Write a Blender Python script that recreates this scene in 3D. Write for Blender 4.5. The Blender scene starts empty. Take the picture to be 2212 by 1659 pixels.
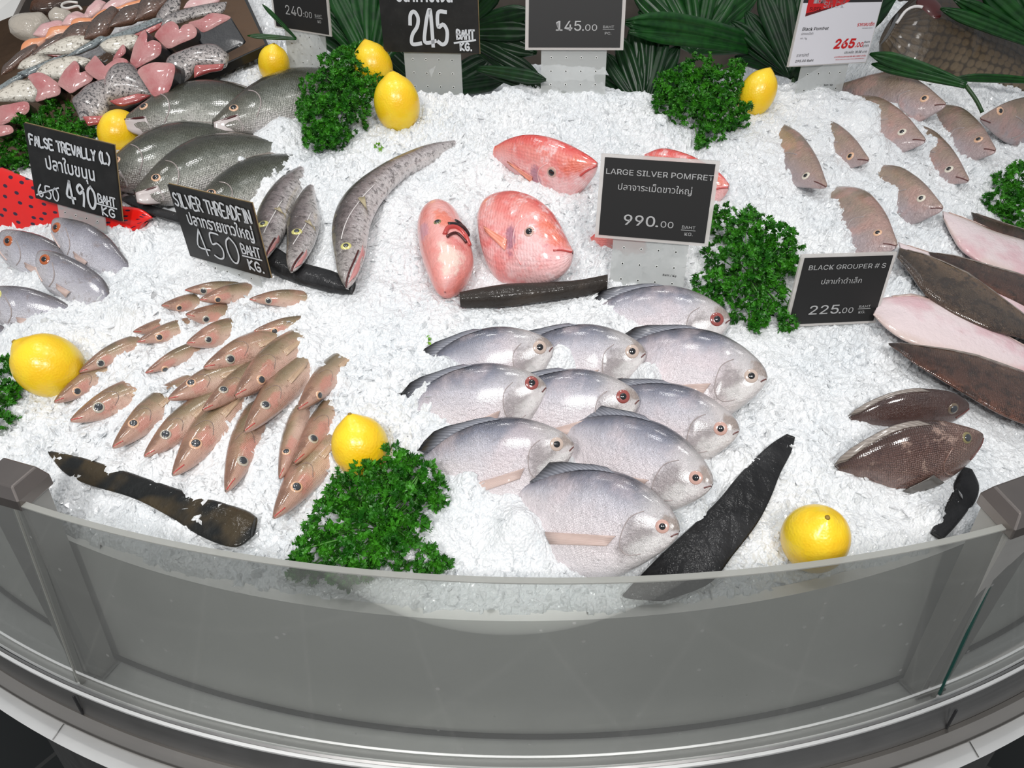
import bpy, bmesh, math, random
import numpy as np
from mathutils import Vector, Matrix
random.seed(7); RNG = np.random.default_rng(7)
SC = bpy.context.scene; COL = SC.collection
# ------------------------------------------------------------------ camera
F = 1662.0; PIT = math.radians(34); CP, SP = math.cos(PIT), math.sin(PIT); H = 1.5
cam = bpy.data.objects.new('camera', bpy.data.cameras.new('camera')); COL.objects.link(cam)
cam.data.sensor_width = 36; cam.data.lens = F / 2212 * 36; cam.data.clip_start = .02
cam.location = (0, 0, H); cam.rotation_euler = (math.pi / 2 - PIT, 0, 0); SC.camera = cam
def ray(u, v):
    xc = (u - 1106) / F; yc = -(v - 829.5) / F
    return np.array([xc, CP + yc * SP, -SP + yc * CP])
CAM = np.array([0, 0, H])
# ------------------------------------------------------------------ the lie of the ice
FC = (.025, 1.6); FR = 1.135
def zb(x, y):
    dx, dy = x - FC[0], y - FC[1]; rho = math.hypot(dx, dy) + 1e-6
    s_ = max(0, FR - rho); yf = FC[1] + dy / rho * FR
    return .94 + .287 * (y - .459) - .287 * (min(yf, 1.2) - .459) * math.exp(-s_ / .18)
def at(u, v, h=0.0):
    r = ray(u, v); t = .3
    while t < 5:
        p = r * t
        if H + p[2] < zb(p[0], p[1]) + h: break
        t += .02
    a, b = t - .02, t
    for _ in range(16):
        m = (a + b) / 2; p = r * m
        if H + p[2] < zb(p[0], p[1]) + h: b = m
        else: a = m
    return CAM + r * a
def atz(u, v, z): r = ray(u, v); return CAM + r * ((z - H) / r[2])
def aty(u, v, y): r = ray(u, v); return CAM + r * (y / r[1])
def unit(v): v = np.asarray(v, float); return v / (np.linalg.norm(v) + 1e-12)
def pxs(p):  # metres per photograph pixel at a point
    q = np.asarray(p) - CAM; return (q[1] * CP - q[2] * SP) / F
# ------------------------------------------------------------------ objects
def tag(o, label=None, cat=None, group=None, kind=None):
    if label: o['label'] = label
    if cat: o['category'] = cat
    if group: o['group'] = group
    if kind: o['kind'] = kind
    return o
def empty(name, loc, label, cat, group=None, kind=None):
    o = bpy.data.objects.new(name, None); COL.objects.link(o); o.location = Vector(loc); o.empty_display_size = .02
    return tag(o, label, cat, group, kind)
def mk(name, verts, faces, mat, parent=None, smooth=True, uv=None, base=None):
    """one mesh object; verts in world space, kept relative to the parent's place"""
    V = np.asarray(verts, float)
    if base is None: base = np.array(parent_loc(parent)) if parent else V.mean(0)
    me = bpy.data.meshes.new(name); me.from_pydata([tuple(v) for v in (V - base)], [], [tuple(int(i) for i in f) for f in faces])
    if mat: me.materials.append(mat)
    if smooth: me.polygons.foreach_set('use_smooth', [True] * len(me.polygons))
    if uv is not None:
        l = me.uv_layers.new(name='UVMap'); idx = np.empty(len(me.loops), int); me.loops.foreach_get('vertex_index', idx)
        l.data.foreach_set('uv', np.asarray(uv, float)[idx].ravel())
    me.update()
    o = bpy.data.objects.new(name, me); COL.objects.link(o)
    if parent: o.parent = parent; o.location = Vector(base - np.array(parent_loc(parent)))
    else: o.location = Vector(base)
    return o
def parent_loc(p):
    v = Vector((0, 0, 0))
    while p: v += p.location; p = p.parent
    return v
class MB:
    def __init__(s): s.v = []; s.f = []; s.uv = []
    def add(s, v, f, uv=None):
        n = len(s.v); s.v += [tuple(p) for p in v]; s.f += [tuple(i + n for i in q) for q in f]
        s.uv += [tuple(p) for p in (uv if uv is not None else [(0, 0)] * len(v))]
    def box(s, c, ax, ay, az):  # centre and half axes
        c, ax, ay, az = map(np.asarray, (c, ax, ay, az)); v = [c + i * ax + j * ay + k * az for i in (-1, 1) for j in (-1, 1) for k in (-1, 1)]
        s.add(v, [(0, 1, 3, 2), (4, 6, 7, 5), (0, 4, 5, 1), (2, 3, 7, 6), (0, 2, 6, 4), (1, 5, 7, 3)])
    def tube(s, pts, r, n=8):
        pts = [np.asarray(p, float) for p in pts]; v = []; f = []
        for i, p in enumerate(pts):
            d = unit(pts[min(i + 1, len(pts) - 1)] - pts[max(i - 1, 0)]); a = unit(np.cross(d, (0.13, .31, .94))); b = np.cross(d, a)
            rr = r[i] if hasattr(r, '__len__') else r
            v += [p + rr * (a * math.cos(2 * math.pi * k / n) + b * math.sin(2 * math.pi * k / n)) for k in range(n)]
        for i in range(len(pts) - 1):
            f += [(i * n + k, i * n + (k + 1) % n, (i + 1) * n + (k + 1) % n, (i + 1) * n + k) for k in range(n)]
        f += [tuple(range(n - 1, -1, -1)), tuple((len(pts) - 1) * n + k for k in range(n))]
        s.add(v, f)
    def build(s, name, mat, parent=None, smooth=True): return mk(name, s.v, s.f, mat, parent, smooth, s.uv)
# ------------------------------------------------------------------ materials
class NT:
    def __init__(s, name):
        s.m = bpy.data.materials.new(name); s.m.use_nodes = True; s.t = s.m.node_tree; s.b = s.t.nodes['Principled BSDF']; s.o = s.t.nodes['Material Output']
    def n(s, typ, out=0, ins=None, **kw):
        nd = s.t.nodes.new('ShaderNode' + typ)
        for k, v in kw.items(): setattr(nd, k, v)
        for k, v in (ins or {}).items(): s.set(nd.inputs[k], v)
        return nd.outputs[out]
    def set(s, inp, v):
        if hasattr(v, 'is_output'): s.t.links.new(v, inp)
        elif hasattr(v, '__len__') and len(v) == 3 and inp.type == 'RGBA': inp.default_value = (*v, 1)
        else: inp.default_value = v
    def P(s, **kw):
        for k, v in kw.items(): s.set(s.b.inputs[k.replace('_', ' ')], v)
        return s.m
    def mth(s, op, a, b=0.0, clamp=False): return s.n('Math', ins={0: a, 1: b}, operation=op, use_clamp=clamp)
    def mix(s, f, a, b):
        nd = s.t.nodes.new('ShaderNodeMix'); nd.data_type = 'RGBA'; s.set(nd.inputs[0], f); s.set(nd.inputs[6], a); s.set(nd.inputs[7], b); return nd.outputs[2]
    def ramp(s, f, stops, interp='LINEAR'):
        nd = s.t.nodes.new('ShaderNodeValToRGB'); s.set(nd.inputs[0], f); cr = nd.color_ramp; cr.interpolation = interp
        while len(cr.elements) < len(stops): cr.elements.new(.5)
        for e, (p, c) in zip(cr.elements, stops): e.position = p; e.color = (*c, 1) if len(c) == 3 else c
        return nd.outputs[0]
    def step(s, f, lo, hi): return s.n('MapRange', ins={0: f, 1: lo, 2: hi, 3: 0.0, 4: 1.0}, interpolation_type='SMOOTHSTEP')
    def noise(s, vec, scale, detail=3.0, rough=.55, out=0): return s.n('TexNoise', out, {'Vector': vec, 'Scale': scale, 'Detail': detail, 'Roughness': rough})
    def vor(s, vec, scale, feature='F1', out=0, rand=1.0, dims='3D'): return s.n('TexVoronoi', out, {'Vector': vec, 'Scale': scale, 'Randomness': rand}, feature=feature, voronoi_dimensions=dims)
    def mapv(s, vec, sc, rot=(0, 0, 0)): return s.n('Mapping', 0, {'Vector': vec, 'Scale': sc, 'Rotation': rot})
    def bump(s, h, st, dist=.001, nrm=None):
        ins = {'Height': h, 'Strength': st, 'Distance': dist}
        if nrm is not None: ins['Normal'] = nrm
        return s.n('Bump', 0, ins)
    def obj(s): return s.n('TexCoord', 3)
    def uvc(s): return s.n('TexCoord', 2)
    def rnd(s): return s.n('ObjectInfo', 5)
def srgb(r, g, b):
    f = lambda c: (c / 255 / 12.92) if c / 255 <= .04045 else ((c / 255 + .055) / 1.055) ** 2.4
    return (f(r), f(g), f(b))
def plain(name, col, rough=.5, metal=0.0, **kw):
    g = NT(name); return g.P(Base_Color=col, Roughness=rough, Metallic=metal, **kw)
def skin(name, ramp, wob=.12, wobs=40, spot=None, head=None, rough=.32, metal=.0, coat=.6, scales=None, bump=.25, flush=None, sheen=None, stripe=None, mott=None, patch=()):
    """fish skin: colour runs belly (0) to back (1) along v, nose (0) to tail (1) along u; spots, a tinted head, scales"""
    g = NT(name); uv = g.uvc(); sep = g.n('SeparateXYZ', 0, {0: uv}).node; U, V = sep.outputs[0], sep.outputs[1]
    ob = g.n('VectorMath', 0, {0: g.obj(), 1: g.n('CombineXYZ', 0, {0: g.mth('MULTIPLY', g.rnd(), 3.0), 1: g.rnd()})}, operation='ADD')
    nz = g.noise(ob, wobs, 5)
    v2 = g.mth('ADD', V, g.mth('MULTIPLY', g.mth('SUBTRACT', nz, .5), wob * 2))
    col = g.ramp(v2, ramp)
    if mott: col = g.mix(g.mth('MULTIPLY', g.step(g.noise(ob, mott[1] * 1.6, 6, .7), mott[2], mott[3]), mott[4]), col, mott[0])
    if flush: col = g.mix(g.mth('MULTIPLY', g.step(g.noise(ob, flush[1], 3), .46, .68), flush[2]), col, flush[0])
    if head:
        hm = g.mth('SUBTRACT', 1.0, g.step(g.mth('ADD', U, g.mth('MULTIPLY', g.mth('SUBTRACT', nz, .5), .12)), head[1], head[2])); col = g.mix(g.mth('MULTIPLY', hm, head[3] if len(head) > 3 else 1.0), col, head[0])
    if stripe:
        d = g.mth('ABSOLUTE', g.mth('SUBTRACT', v2, stripe[1])); col = g.mix(g.mth('MULTIPLY', g.mth('SUBTRACT', 1.0, g.step(d, 0, stripe[2])), stripe[3]), col, stripe[0])
    for pc, pu, pv, ru, rv, pa in patch:
        d = g.mth('ADD', g.mth('POWER', g.mth('ABSOLUTE', g.mth('DIVIDE', g.mth('SUBTRACT', U, pu), ru)), 2.0), g.mth('POWER', g.mth('ABSOLUTE', g.mth('DIVIDE', g.mth('SUBTRACT', V, pv), rv)), 2.0))
        d = g.mth('ADD', d, g.mth('MULTIPLY', g.mth('SUBTRACT', g.noise(ob, 110, 4, .7), .5), 3.6)); col = g.mix(g.mth('MULTIPLY', g.mth('SUBTRACT', 1.0, g.step(d, .2, 1.5)), pa), col, pc)
    if spot: col = g.mix(g.mth('MULTIPLY', g.step(g.noise(ob, spot[1] * 2.6, 5, .72), spot[2], spot[3]), spot[4]), col, spot[0])
    h = g.mth('ADD', g.noise(ob, 260, 4, .65), g.mth('MULTIPLY', g.noise(ob, 70, 2), 1.4)); nrm = g.bump(h, min(1, bump * 1.8), .0022)
    if scales:
        sc = g.vor(g.mapv(uv, (scales[0], scales[1], 1)), 1.0, 'F1', 0, .35, '2D'); nrm = g.bump(sc, min(1, scales[2] * 1.6), .0016, nrm)
        if len(scales) > 3: col = g.mix(g.mth('MULTIPLY', g.step(sc, .35, .6), scales[3]), col, (.02, .015, .012))
    r2 = g.mth('ADD', rough, g.mth('MULTIPLY', g.mth('SUBTRACT', nz, .5), .25))
    return g.P(Base_Color=col, Roughness=r2, Metallic=metal, Coat_Weight=min(1, coat * 1.2), Coat_Roughness=.1, Normal=nrm, Coat_Normal=(g.bump(sc, min(1, scales[2] * .2), .0008, g.bump(h, bump * .2, .0008)) if scales else g.bump(h, bump * .22, .0008)), Subsurface_Weight=0.0, Specular_IOR_Level=.5)
def finmat(name, c0, c1, rays=28, rough=.35, tip=None):
    g = NT(name); uv = g.uvc(); sep = g.n('SeparateXYZ', 0, {0: uv}).node
    w = g.mth('SINE', g.mth('MULTIPLY', sep.outputs[0], rays * 6.283)); f = g.mth('MULTIPLY', g.mth('ADD', w, 1.0), .5)
    col = g.mix(g.mth('MULTIPLY', f, .6), c0, c1)
    if tip: col = g.mix(g.step(g.mth('ADD', g.mth('MULTIPLY', sep.outputs[1], .6), g.mth('MULTIPLY', sep.outputs[0], .55)), .25, .95), col, tip)
    return g.P(Base_Color=col, Roughness=rough, Coat_Weight=.5, Coat_Roughness=.15, Normal=g.bump(w, .3, .0006))
S = srgb
M = {}
M['pomfret'] = skin('silver_pomfret_skin', [(0, S(232, 226, 228)), (.3, S(230, 220, 222)), (.55, S(220, 212, 216)), (.74, S(192, 189, 198)), (.88, S(128, 130, 144)), (1, S(60, 62, 72))],
    wob=.1, wobs=28, metal=.22, rough=.3, coat=.5, scales=(150, 70, .25), bump=.35, flush=(S(226, 208, 210), 22, .4), spot=(S(150, 138, 140), 110, .54, .7, .4), head=(S(206, 200, 198), .12, .34, .7), patch=[(S(112, 102, 102), .2, .42, .09, .26, .6), (S(128, 104, 84), .04, .78, .06, .2, .6), (S(240, 238, 236), .12, .28, .1, .16, .5)])
M['fin_pink'] = finmat('pectoral_fin_skin', S(214, 192, 184), S(184, 152, 142), 14)
M['fin_olive'] = finmat('olive_fin_skin', S(180, 158, 124), S(150, 128, 98), 8)
M['whiting_fin'] = finmat('whiting_fin_skin', S(196, 168, 140), S(184, 156, 128), 5)
M['fin_dark'] = finmat('dark_fin_skin', S(150, 152, 162), S(96, 98, 108), 18, tip=S(14, 13, 15))
M['fin_grey'] = finmat('grey_fin_skin', S(150, 140, 132), S(110, 100, 94), 14)
M['whiting'] = skin('whiting_skin', [(0, S(216, 182, 166)), (.25, S(206, 174, 156)), (.42, S(182, 156, 132)), (.56, S(150, 130, 102)), (.76, S(118, 102, 76)), (1, S(86, 72, 52))],
    wob=.1, wobs=45, rough=.3, coat=.7, scales=(120, 30, .22), bump=.2, flush=(S(200, 146, 130), 30, .4), head=(S(172, 120, 102), .1, .38, .5), spot=(S(120, 92, 74), 40, .54, .7, .5), patch=[(S(200, 118, 106), .24, .28, .07, .22, .5), (S(112, 78, 62), .06, .66, .1, .24, .7)])
M['bass'] = skin('sea_bass_skin', [(0, S(208, 202, 200)), (.25, S(176, 176, 168)), (.42, S(126, 129, 120)), (.58, S(84, 86, 73)), (.78, S(50, 51, 39)), (1, S(32, 33, 25))],
    wob=.16, wobs=50, rough=.28, metal=.3, coat=.7, scales=(95, 42, .45, .3), bump=.4, spot=(S(70, 72, 58), 90, .52, .66, .6), head=(S(104, 98, 84), .05, .3, .6))
M['slender'] = skin('slender_fish_skin', [(0, S(222, 216, 214)), (.25, S(196, 188, 188)), (.5, S(146, 134, 134)), (.75, S(92, 80, 78)), (.92, S(52, 46, 40)), (1, S(128, 120, 92))],
    wob=.16, wobs=70, rough=.3, metal=.25, coat=.6, bump=.5, spot=(S(52, 42, 42), 60, .5, .62, .65), head=(S(196, 190, 186), .08, .3, .5), mott=(S(226, 222, 222), 70, .6, .7, .5))
M['tilapia'] = skin('red_fish_skin', [(0, S(240, 192, 190)), (.3, S(240, 178, 178)), (.6, S(238, 166, 162)), (.85, S(234, 140, 130)), (1, S(216, 70, 64))],
    wob=.14, wobs=35, rough=.3, coat=.7, scales=(34, 18, .3), bump=.3, flush=(S(224, 96, 90), 34, .6), mott=(S(246, 214, 214), 30, .5, .66, .8), spot=(S(196, 110, 130), 24, .6, .75, .6), patch=[(S(150, 104, 128), .53, .42, .05, .17, .75), (S(226, 96, 50), .16, .7, .13, .2, .6), (S(244, 214, 214), .34, .34, .13, .2, .6)])
M['tilapia_front'] = skin('pink_fish_skin', [(0, S(232, 140, 130)), (.3, S(240, 176, 172)), (.6, S(242, 176, 170)), (1, S(234, 140, 130))], wob=.14, wobs=35, rough=.3, coat=.7, bump=.35, flush=(S(230, 110, 96), 26, .5), spot=(S(206, 120, 120), 24, .6, .75, .6),
    patch=[(S(236, 214, 200), .8, .42, .16, .28, .85), (S(232, 110, 74), .4, .45, .12, .2, .7), (S(190, 150, 176), .5, .88, .1, .1, .5), (S(210, 70, 66), .66, .3, .06, .2, .6)])
M['trevally'] = skin('false_trevally_skin', [(0, S(222, 220, 226)), (.35, S(206, 204, 212)), (.6, S(184, 182, 192)), (.82, S(142, 140, 150)), (1, S(92, 88, 90))],
    wob=.14, wobs=50, rough=.28, metal=.15, coat=.6, scales=(110, 50, .3), bump=.45, spot=(S(130, 112, 104), 34, .55, .7, .5), head=(S(196, 190, 192), .1, .3, .5))
M['grey_pomfret'] = skin('grey_pomfret_skin', [(0, S(176, 170, 176)), (.3, S(172, 160, 164)), (.55, S(166, 146, 138)), (.8, S(158, 138, 118)), (1, S(118, 100, 84))],
    wob=.12, wobs=40, rough=.28, metal=.15, coat=.7, bump=.4, flush=(S(198, 150, 140), 30, .55), spot=(S(120, 104, 100), 60, .54, .7, .5), head=(S(176, 148, 142), .1, .34, .5))
M['grouper'] = skin('grouper_skin', [(0, S(150, 118, 108)), (.4, S(124, 94, 86)), (.75, S(100, 72, 66)), (1, S(70, 50, 44))],
    wob=.1, wobs=30, rough=.3, coat=.8, scales=(74, 36, .6, .45), bump=.2, mott=(S(70, 46, 44), 30, .5, .66, .7), spot=(S(188, 158, 144), 22, .56, .68, .8), head=(S(128, 98, 88), .2, .34, .9))
M['grouper_dark'] = skin('dark_grouper_skin', [(0, S(96, 70, 64)), (.5, S(78, 52, 46)), (1, S(58, 36, 30))], wob=.1, rough=.25, coat=.9, scales=(80, 36, .3), bump=.2, mott=(S(50, 32, 30), 30, .5, .7, .6))
M['sole_brown'] = skin('sole_brown_skin', [(0, S(122, 76, 58)), (.2, S(92, 60, 48)), (.6, S(80, 54, 44)), (1, S(100, 72, 56))], wob=.12, rough=.3, coat=.9, scales=(110, 44, .9), bump=.5, mott=(S(52, 36, 30), 40, .46, .62, .85), spot=(S(150, 112, 92), 60, .58, .7, .5))
M['sole_olive'] = skin('sole_olive_skin', [(0, S(86, 66, 52)), (.5, S(78, 64, 52)), (1, S(128, 100, 74))], wob=.12, rough=.26, coat=1.0, scales=(110, 44, 1.0), bump=.5, mott=(S(52, 40, 34), 40, .46, .62, .85), spot=(S(146, 124, 100), 60, .58, .7, .5))
M['sole_white'] = skin('sole_white_skin', [(0, S(206, 184, 176)), (.15, S(226, 208, 208)), (.5, S(232, 214, 216)), (.85, S(228, 212, 212)), (1, S(190, 172, 160))], wob=.08, rough=.32, coat=.7, bump=.25, flush=(S(216, 168, 176), 16, .75), spot=(S(196, 160, 156), 26, .6, .72, .4))
M['carp'] = skin('big_fish_skin', [(0, S(128, 112, 90)), (.3, S(96, 80, 60)), (.6, S(62, 50, 36)), (.85, S(32, 25, 18)), (1, S(18, 14, 10))], wob=.08, wobs=14, rough=.42, coat=.3, scales=(26, 15, .9, .7), bump=.2, head=(S(60, 48, 34), .2, .36, .6))  # a brown fish, darkened further to take in shade from the palm leaves
def eye_mat(name, c): return plain(name, c, .2, Coat_Weight=1.0)
M['eye_silver'] = eye_mat('eye_silver', S(196, 176, 164)); M['eye_red'] = eye_mat('eye_red', S(150, 76, 70)); M['eye_pinkring'] = eye_mat('eye_pink', S(200, 160, 148))
M['eye_orange'] = eye_mat('eye_orange', S(176, 92, 48)); M['eye_yellow'] = eye_mat('eye_yellow', S(206, 200, 120)); M['eye_white'] = eye_mat('eye_white', S(220, 212, 196)); M['eye_pale'] = eye_mat('eye_pale', S(222, 178, 146))
M['eye_blue'] = eye_mat('eye_blue', S(186, 176, 160)); M['eye_olive'] = eye_mat('eye_olive', S(128, 118, 80)); M['eye_black'] = eye_mat('eye_dark', S(110, 96, 80))
M['pupil'] = plain('pupil_black', (.012, .012, .014), .12, Coat_Weight=1.0); M['pupil_grey'] = plain('pupil_grey', S(58, 60, 64), .2, Coat_Weight=1.0)
M['mouth'] = plain('mouth_dark', S(96, 50, 46), .35, Coat_Weight=.5); M['mouth_red'] = plain('mouth_red', S(190, 70, 66), .3, Coat_Weight=.7); M['mouth_dk'] = plain('mouth_deep', S(70, 16, 14), .3, Coat_Weight=.5)
M['jaw_pale'] = plain('pale_jaw', S(198, 188, 186), .35, Coat_Weight=.5); M['jaw'] = plain('pink_jaw', S(200, 140, 138), .3, Coat_Weight=.6); M['lip_white'] = plain('lip_pale', S(226, 222, 220), .35, Coat_Weight=.5); M['black_mark'] = plain('black_marking', S(26, 22, 26), .35, Coat_Weight=.6)
M['gill'] = plain('gill_line', S(160, 148, 146), .4, Coat_Weight=.4); M['gill_dk'] = plain('gill_line_dark', S(138, 118, 110), .4, Coat_Weight=.4)
def ice_mat():
    g = NT('crushed_ice'); ob = g.obj(); n1 = g.noise(ob, 9, 3); v = g.vor(ob, 330, 'F1', 0); n2 = g.noise(ob, 420, 2)
    col = g.mix(g.step(n1, .3, .7), (.72, .745, .765), (.80, .81, .82))
    nrm = g.bump(v, .5, .002, g.bump(n2, .35, .001))
    return g.P(Base_Color=col, Roughness=.28, Specular_IOR_Level=.5, Normal=nrm, Subsurface_Weight=.12, Subsurface_Radius=(.9, 1.0, 1.1), Subsurface_Scale=.004, Coat_Weight=.35, Coat_Roughness=.08)
M['ice'] = ice_mat()
def chip_mat():
    g = NT('ice_flake'); g.t.nodes.remove(g.b)
    d = g.n('BsdfDiffuse', 0, {'Color': (.95, .97, .98)}); tl = g.n('BsdfTranslucent', 0, {'Color': (.95, .97, .98)}); tr = g.n('BsdfTransparent', 0, {'Color': (.98, .985, .99)})
    gl = g.n('BsdfGlossy', 0, {'Color': (1, 1, 1), 'Roughness': .12}); fr = g.n('Fresnel', 0, {'IOR': 1.33})
    a = g.n('MixShader', 0, {0: .5, 1: d, 2: tl}); b = g.n('MixShader', 0, {0: .68, 1: a, 2: tr}); cc = g.n('MixShader', 0, {0: fr, 1: b, 2: gl})
    g.t.links.new(cc, g.o.inputs[0]); return g.m
M['flake'] = chip_mat()
def lemon_mat():
    g = NT('lemon_peel'); ob = g.obj(); v = g.vor(ob, 420, 'SMOOTH_F1'); n = g.noise(ob, 60, 2)
    col = g.mix(g.step(g.noise(ob, 22, 3), .35, .7), S(255, 218, 44), S(250, 198, 22))
    return g.P(Base_Color=col, Roughness=.33, Normal=g.bump(n, .15, .002, g.bump(v, .3, .0012)), Coat_Weight=.35, Coat_Roughness=.2, Subsurface_Weight=.1, Subsurface_Scale=.004)
M['lemon'] = lemon_mat(); M['lemon_tip'] = plain('lemon_stem_scar', S(150, 120, 40), .6)
def leafm(name, a, b, rough=.35, stripes=None, tl=.25):
    g = NT(name); ob = g.obj(); col = g.mix(g.step(g.noise(ob, 60, 2), .3, .7), a, b); kw = {}
    if stripes:
        uv = g.uvc(); sep = g.n('SeparateXYZ', 0, {0: uv}).node; w = g.mth('SINE', g.mth('MULTIPLY', sep.outputs[1], stripes * 6.283)); kw['Normal'] = g.bump(w, .12, .0006)
        col = g.mix(g.mth('MULTIPLY', g.step(w, .2, 1), .25), col, b)
    return g.P(Base_Color=col, Roughness=rough, Specular_IOR_Level=.35, **kw)
M['parsley'] = leafm('parsley_leaf', S(24, 82, 14), S(62, 136, 28), .4); M['parsley_stem'] = plain('parsley_stem', S(74, 130, 48), .45)
M['sprig'] = leafm('parsley_pale', S(96, 160, 40), S(140, 190, 60), .4)
M['palm'] = leafm('palm_leaf', S(16, 54, 22), S(28, 76, 28), .3, 7); M['palm_dark'] = leafm('palm_leaf_dark', S(10, 36, 16), S(18, 54, 22), .32, 7); M['palm_stem'] = plain('palm_stalk', S(40, 70, 32), .45)
def steel(name, c, rough, sx=(4, 4, 300), bump=.06, metal=.85):
    g = NT(name); ob = g.obj(); n = g.noise(g.mapv(ob, sx), 1.0, 4, .6); n2 = g.noise(ob, 5, 3); n3 = g.noise(ob, 30, 4)
    col = g.mix(g.step(n2, .3, .7), tuple(x * .9 for x in c), c)
    r = g.mth('ADD', rough, g.mth('ADD', g.mth('MULTIPLY', g.mth('SUBTRACT', n3, .5), .2), g.mth('MULTIPLY', g.mth('SUBTRACT', n, .5), .15)))
    return g.P(Base_Color=col, Metallic=metal, Roughness=r, Normal=g.bump(n, bump, .001))
M['steel'] = steel('brushed_steel', (.90, .885, .85), .5, metal=.35); M['steel_dark'] = steel('dark_steel', (.30, .295, .29), .38); M['steel_cap'] = steel('cap_steel', (.27, .24, .225), .4, (90, 4, 4))
M['steel_deck'] = steel('scratched_steel', (.86, .86, .85), .4, (8, 200, 8), metal=.5); M['steel_tube'] = steel('polished_tube', (.42, .39, .36), .22, (3, 3, 3))
M['steel_post'] = steel('post_steel', (.46, .45, .43), .45, metal=.5)
M['gap_black'] = plain('dark_gap', (.02, .02, .022), .6)
def glass_mat():
    g = NT('display_glass'); g.t.nodes.remove(g.b); ob = g.obj()
    tr = g.n('BsdfTransparent', 0, {'Color': (.95, .965, .955)}); d = g.n('BsdfDiffuse', 0, {'Color': (.78, .77, .74)}); gl = g.n('BsdfGlossy', 0, {'Color': (1, 1, 1), 'Roughness': .05}); fr = g.n('Fresnel', 0, {'IOR': 1.35})
    smear = g.step(g.noise(ob, 7, 4), .35, .75); drops = g.mth('MULTIPLY', g.mth('SUBTRACT', 1.0, g.step(g.vor(ob, 34), .05, .085)), .35)
    fac = g.mth('ADD', g.mth('ADD', .125, g.mth('MULTIPLY', smear, .06)), drops)
    a = g.n('MixShader', 0, {0: fac, 1: tr, 2: d}); b = g.n('MixShader', 0, {0: g.mth('MULTIPLY', fr, .6), 1: a, 2: gl}); g.t.links.new(b, g.o.inputs[0]); return g.m
M['glass'] = glass_mat(); M['glass_edge'] = plain('glass_edge', (.42, .42, .39), .3, Alpha=.7); M['glass_edge_green'] = plain('glass_edge_green', (.02, .09, .075), .15)
def slab_mat(name, a, b, amt):
    g = NT(name); ob = g.obj(); col = g.mix(g.mth('MULTIPLY', g.step(g.noise(ob, 13, 3), .5, .62), amt), a, b); n = g.noise(ob, 40, 5)
    return g.P(Base_Color=col, Roughness=.6, Specular_IOR_Level=.2, Coat_Weight=.35, Coat_Roughness=.1, Normal=g.bump(n, .9, .008), Coat_Normal=g.bump(n, .5, .006))
M['slab'] = slab_mat('black_slab', (.012, .012, .013), (.03, .03, .032), .5); M['slab_brown'] = slab_mat('black_slab_worn', (.010, .011, .011), (.09, .062, .028), .5); M['slab_wood'] = slab_mat('dark_slab', (.03, .024, .02), (.06, .045, .035), .6)
def red_mat():
    g = NT('red_dotted_plastic'); uv = g.uvc(); d = g.vor(g.mapv(uv, (15, 9, 1)), 1.0, 'F1', 0, .5, '2D'); n = g.noise(g.obj(), 25, 3)
    col = g.mix(g.step(d, .15, .2), S(48, 22, 50), S(226, 24, 18)); return g.P(Base_Color=col, Roughness=.25, Coat_Weight=.8, Coat_Roughness=.1, Normal=g.bump(n, .4, .006))
M['red'] = red_mat()
def chalk_mat():
    g = NT('chalkboard'); n = g.noise(g.obj(), 30, 5, .65); n2 = g.vor(g.obj(), 160)
    col = g.mix(g.step(n, .35, .75), (.008, .0075, .007), (.02, .019, .018)); col = g.mix(g.mth('MULTIPLY', g.mth('SUBTRACT', 1.0, g.step(n2, .04, .09)), .25), col, (.2, .19, .17)); return g.P(Base_Color=col, Roughness=.4)
M['board'] = chalk_mat(); M['board_grey'] = plain('printed_card', (.021, .0205, .0205), .45, Specular_IOR_Level=.3); M['card_white'] = plain('white_card', S(226, 224, 230), .45); M['ink_grey'] = plain('grey_print', S(170, 170, 170), .5)
M['ink_white'] = plain('white_print', S(225, 225, 225), .5); M['chalk'] = plain('white_marker', S(205, 208, 212), .6); M['ink_black'] = plain('black_print', S(40, 38, 40), .5); M['ink_red'] = plain('red_print', S(204, 22, 26), .5); M['ink_gold'] = plain('gold_print', S(222, 186, 96), .5); M['ink_maroon'] = plain('maroon_print', S(96, 10, 14), .5); M['ink_mid'] = plain('mid_grey_print', S(110, 108, 112), .5)
def acryl(name, c, a, rough=.25):
    g = NT(name); return g.P(Base_Color=c, Roughness=rough, Alpha=a, Coat_Weight=.3)
M['holder'] = acryl('clear_holder', (.74, .70, .67), .62); M['stem'] = acryl('frosted_stem', (.60, .62, .61), .5, .35); M['hole'] = plain('stem_hole', (.04, .045, .04), .6); M['hole_rim'] = plain('stem_hole_rim', (.85, .86, .84), .4)
M['flesh'] = skin('pink_cut_flesh', [(0, S(200, 146, 144)), (.5, S(190, 126, 126)), (1, S(206, 156, 152))], wob=.25, wobs=30, rough=.35, coat=.6, bump=.2, flush=(S(178, 84, 88), 34, .6))
M['flesh_pale'] = skin('pale_pink_flesh', [(0, S(232, 196, 192)), (.5, S(222, 178, 178)), (1, S(234, 204, 200))], wob=.2, rough=.3, coat=.7, bump=.3, flush=(S(212, 140, 144), 20, .5))
M['flesh_red'] = skin('red_cut_flesh', [(0, S(150, 56, 56)), (1, S(186, 96, 92))], wob=.3, rough=.3, coat=.7, bump=.2)
M['salmon'] = skin('orange_flesh', [(0, S(236, 190, 170)), (.4, S(240, 160, 112)), (1, S(240, 150, 100))], wob=.15, rough=.3, coat=.6, bump=.15)
M['skin_black'] = skin('black_fish_skin', [(0, S(36, 38, 42)), (.5, S(24, 26, 30)), (1, S(54, 52, 54))], wob=.2, rough=.4, coat=.3, bump=.2)
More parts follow.
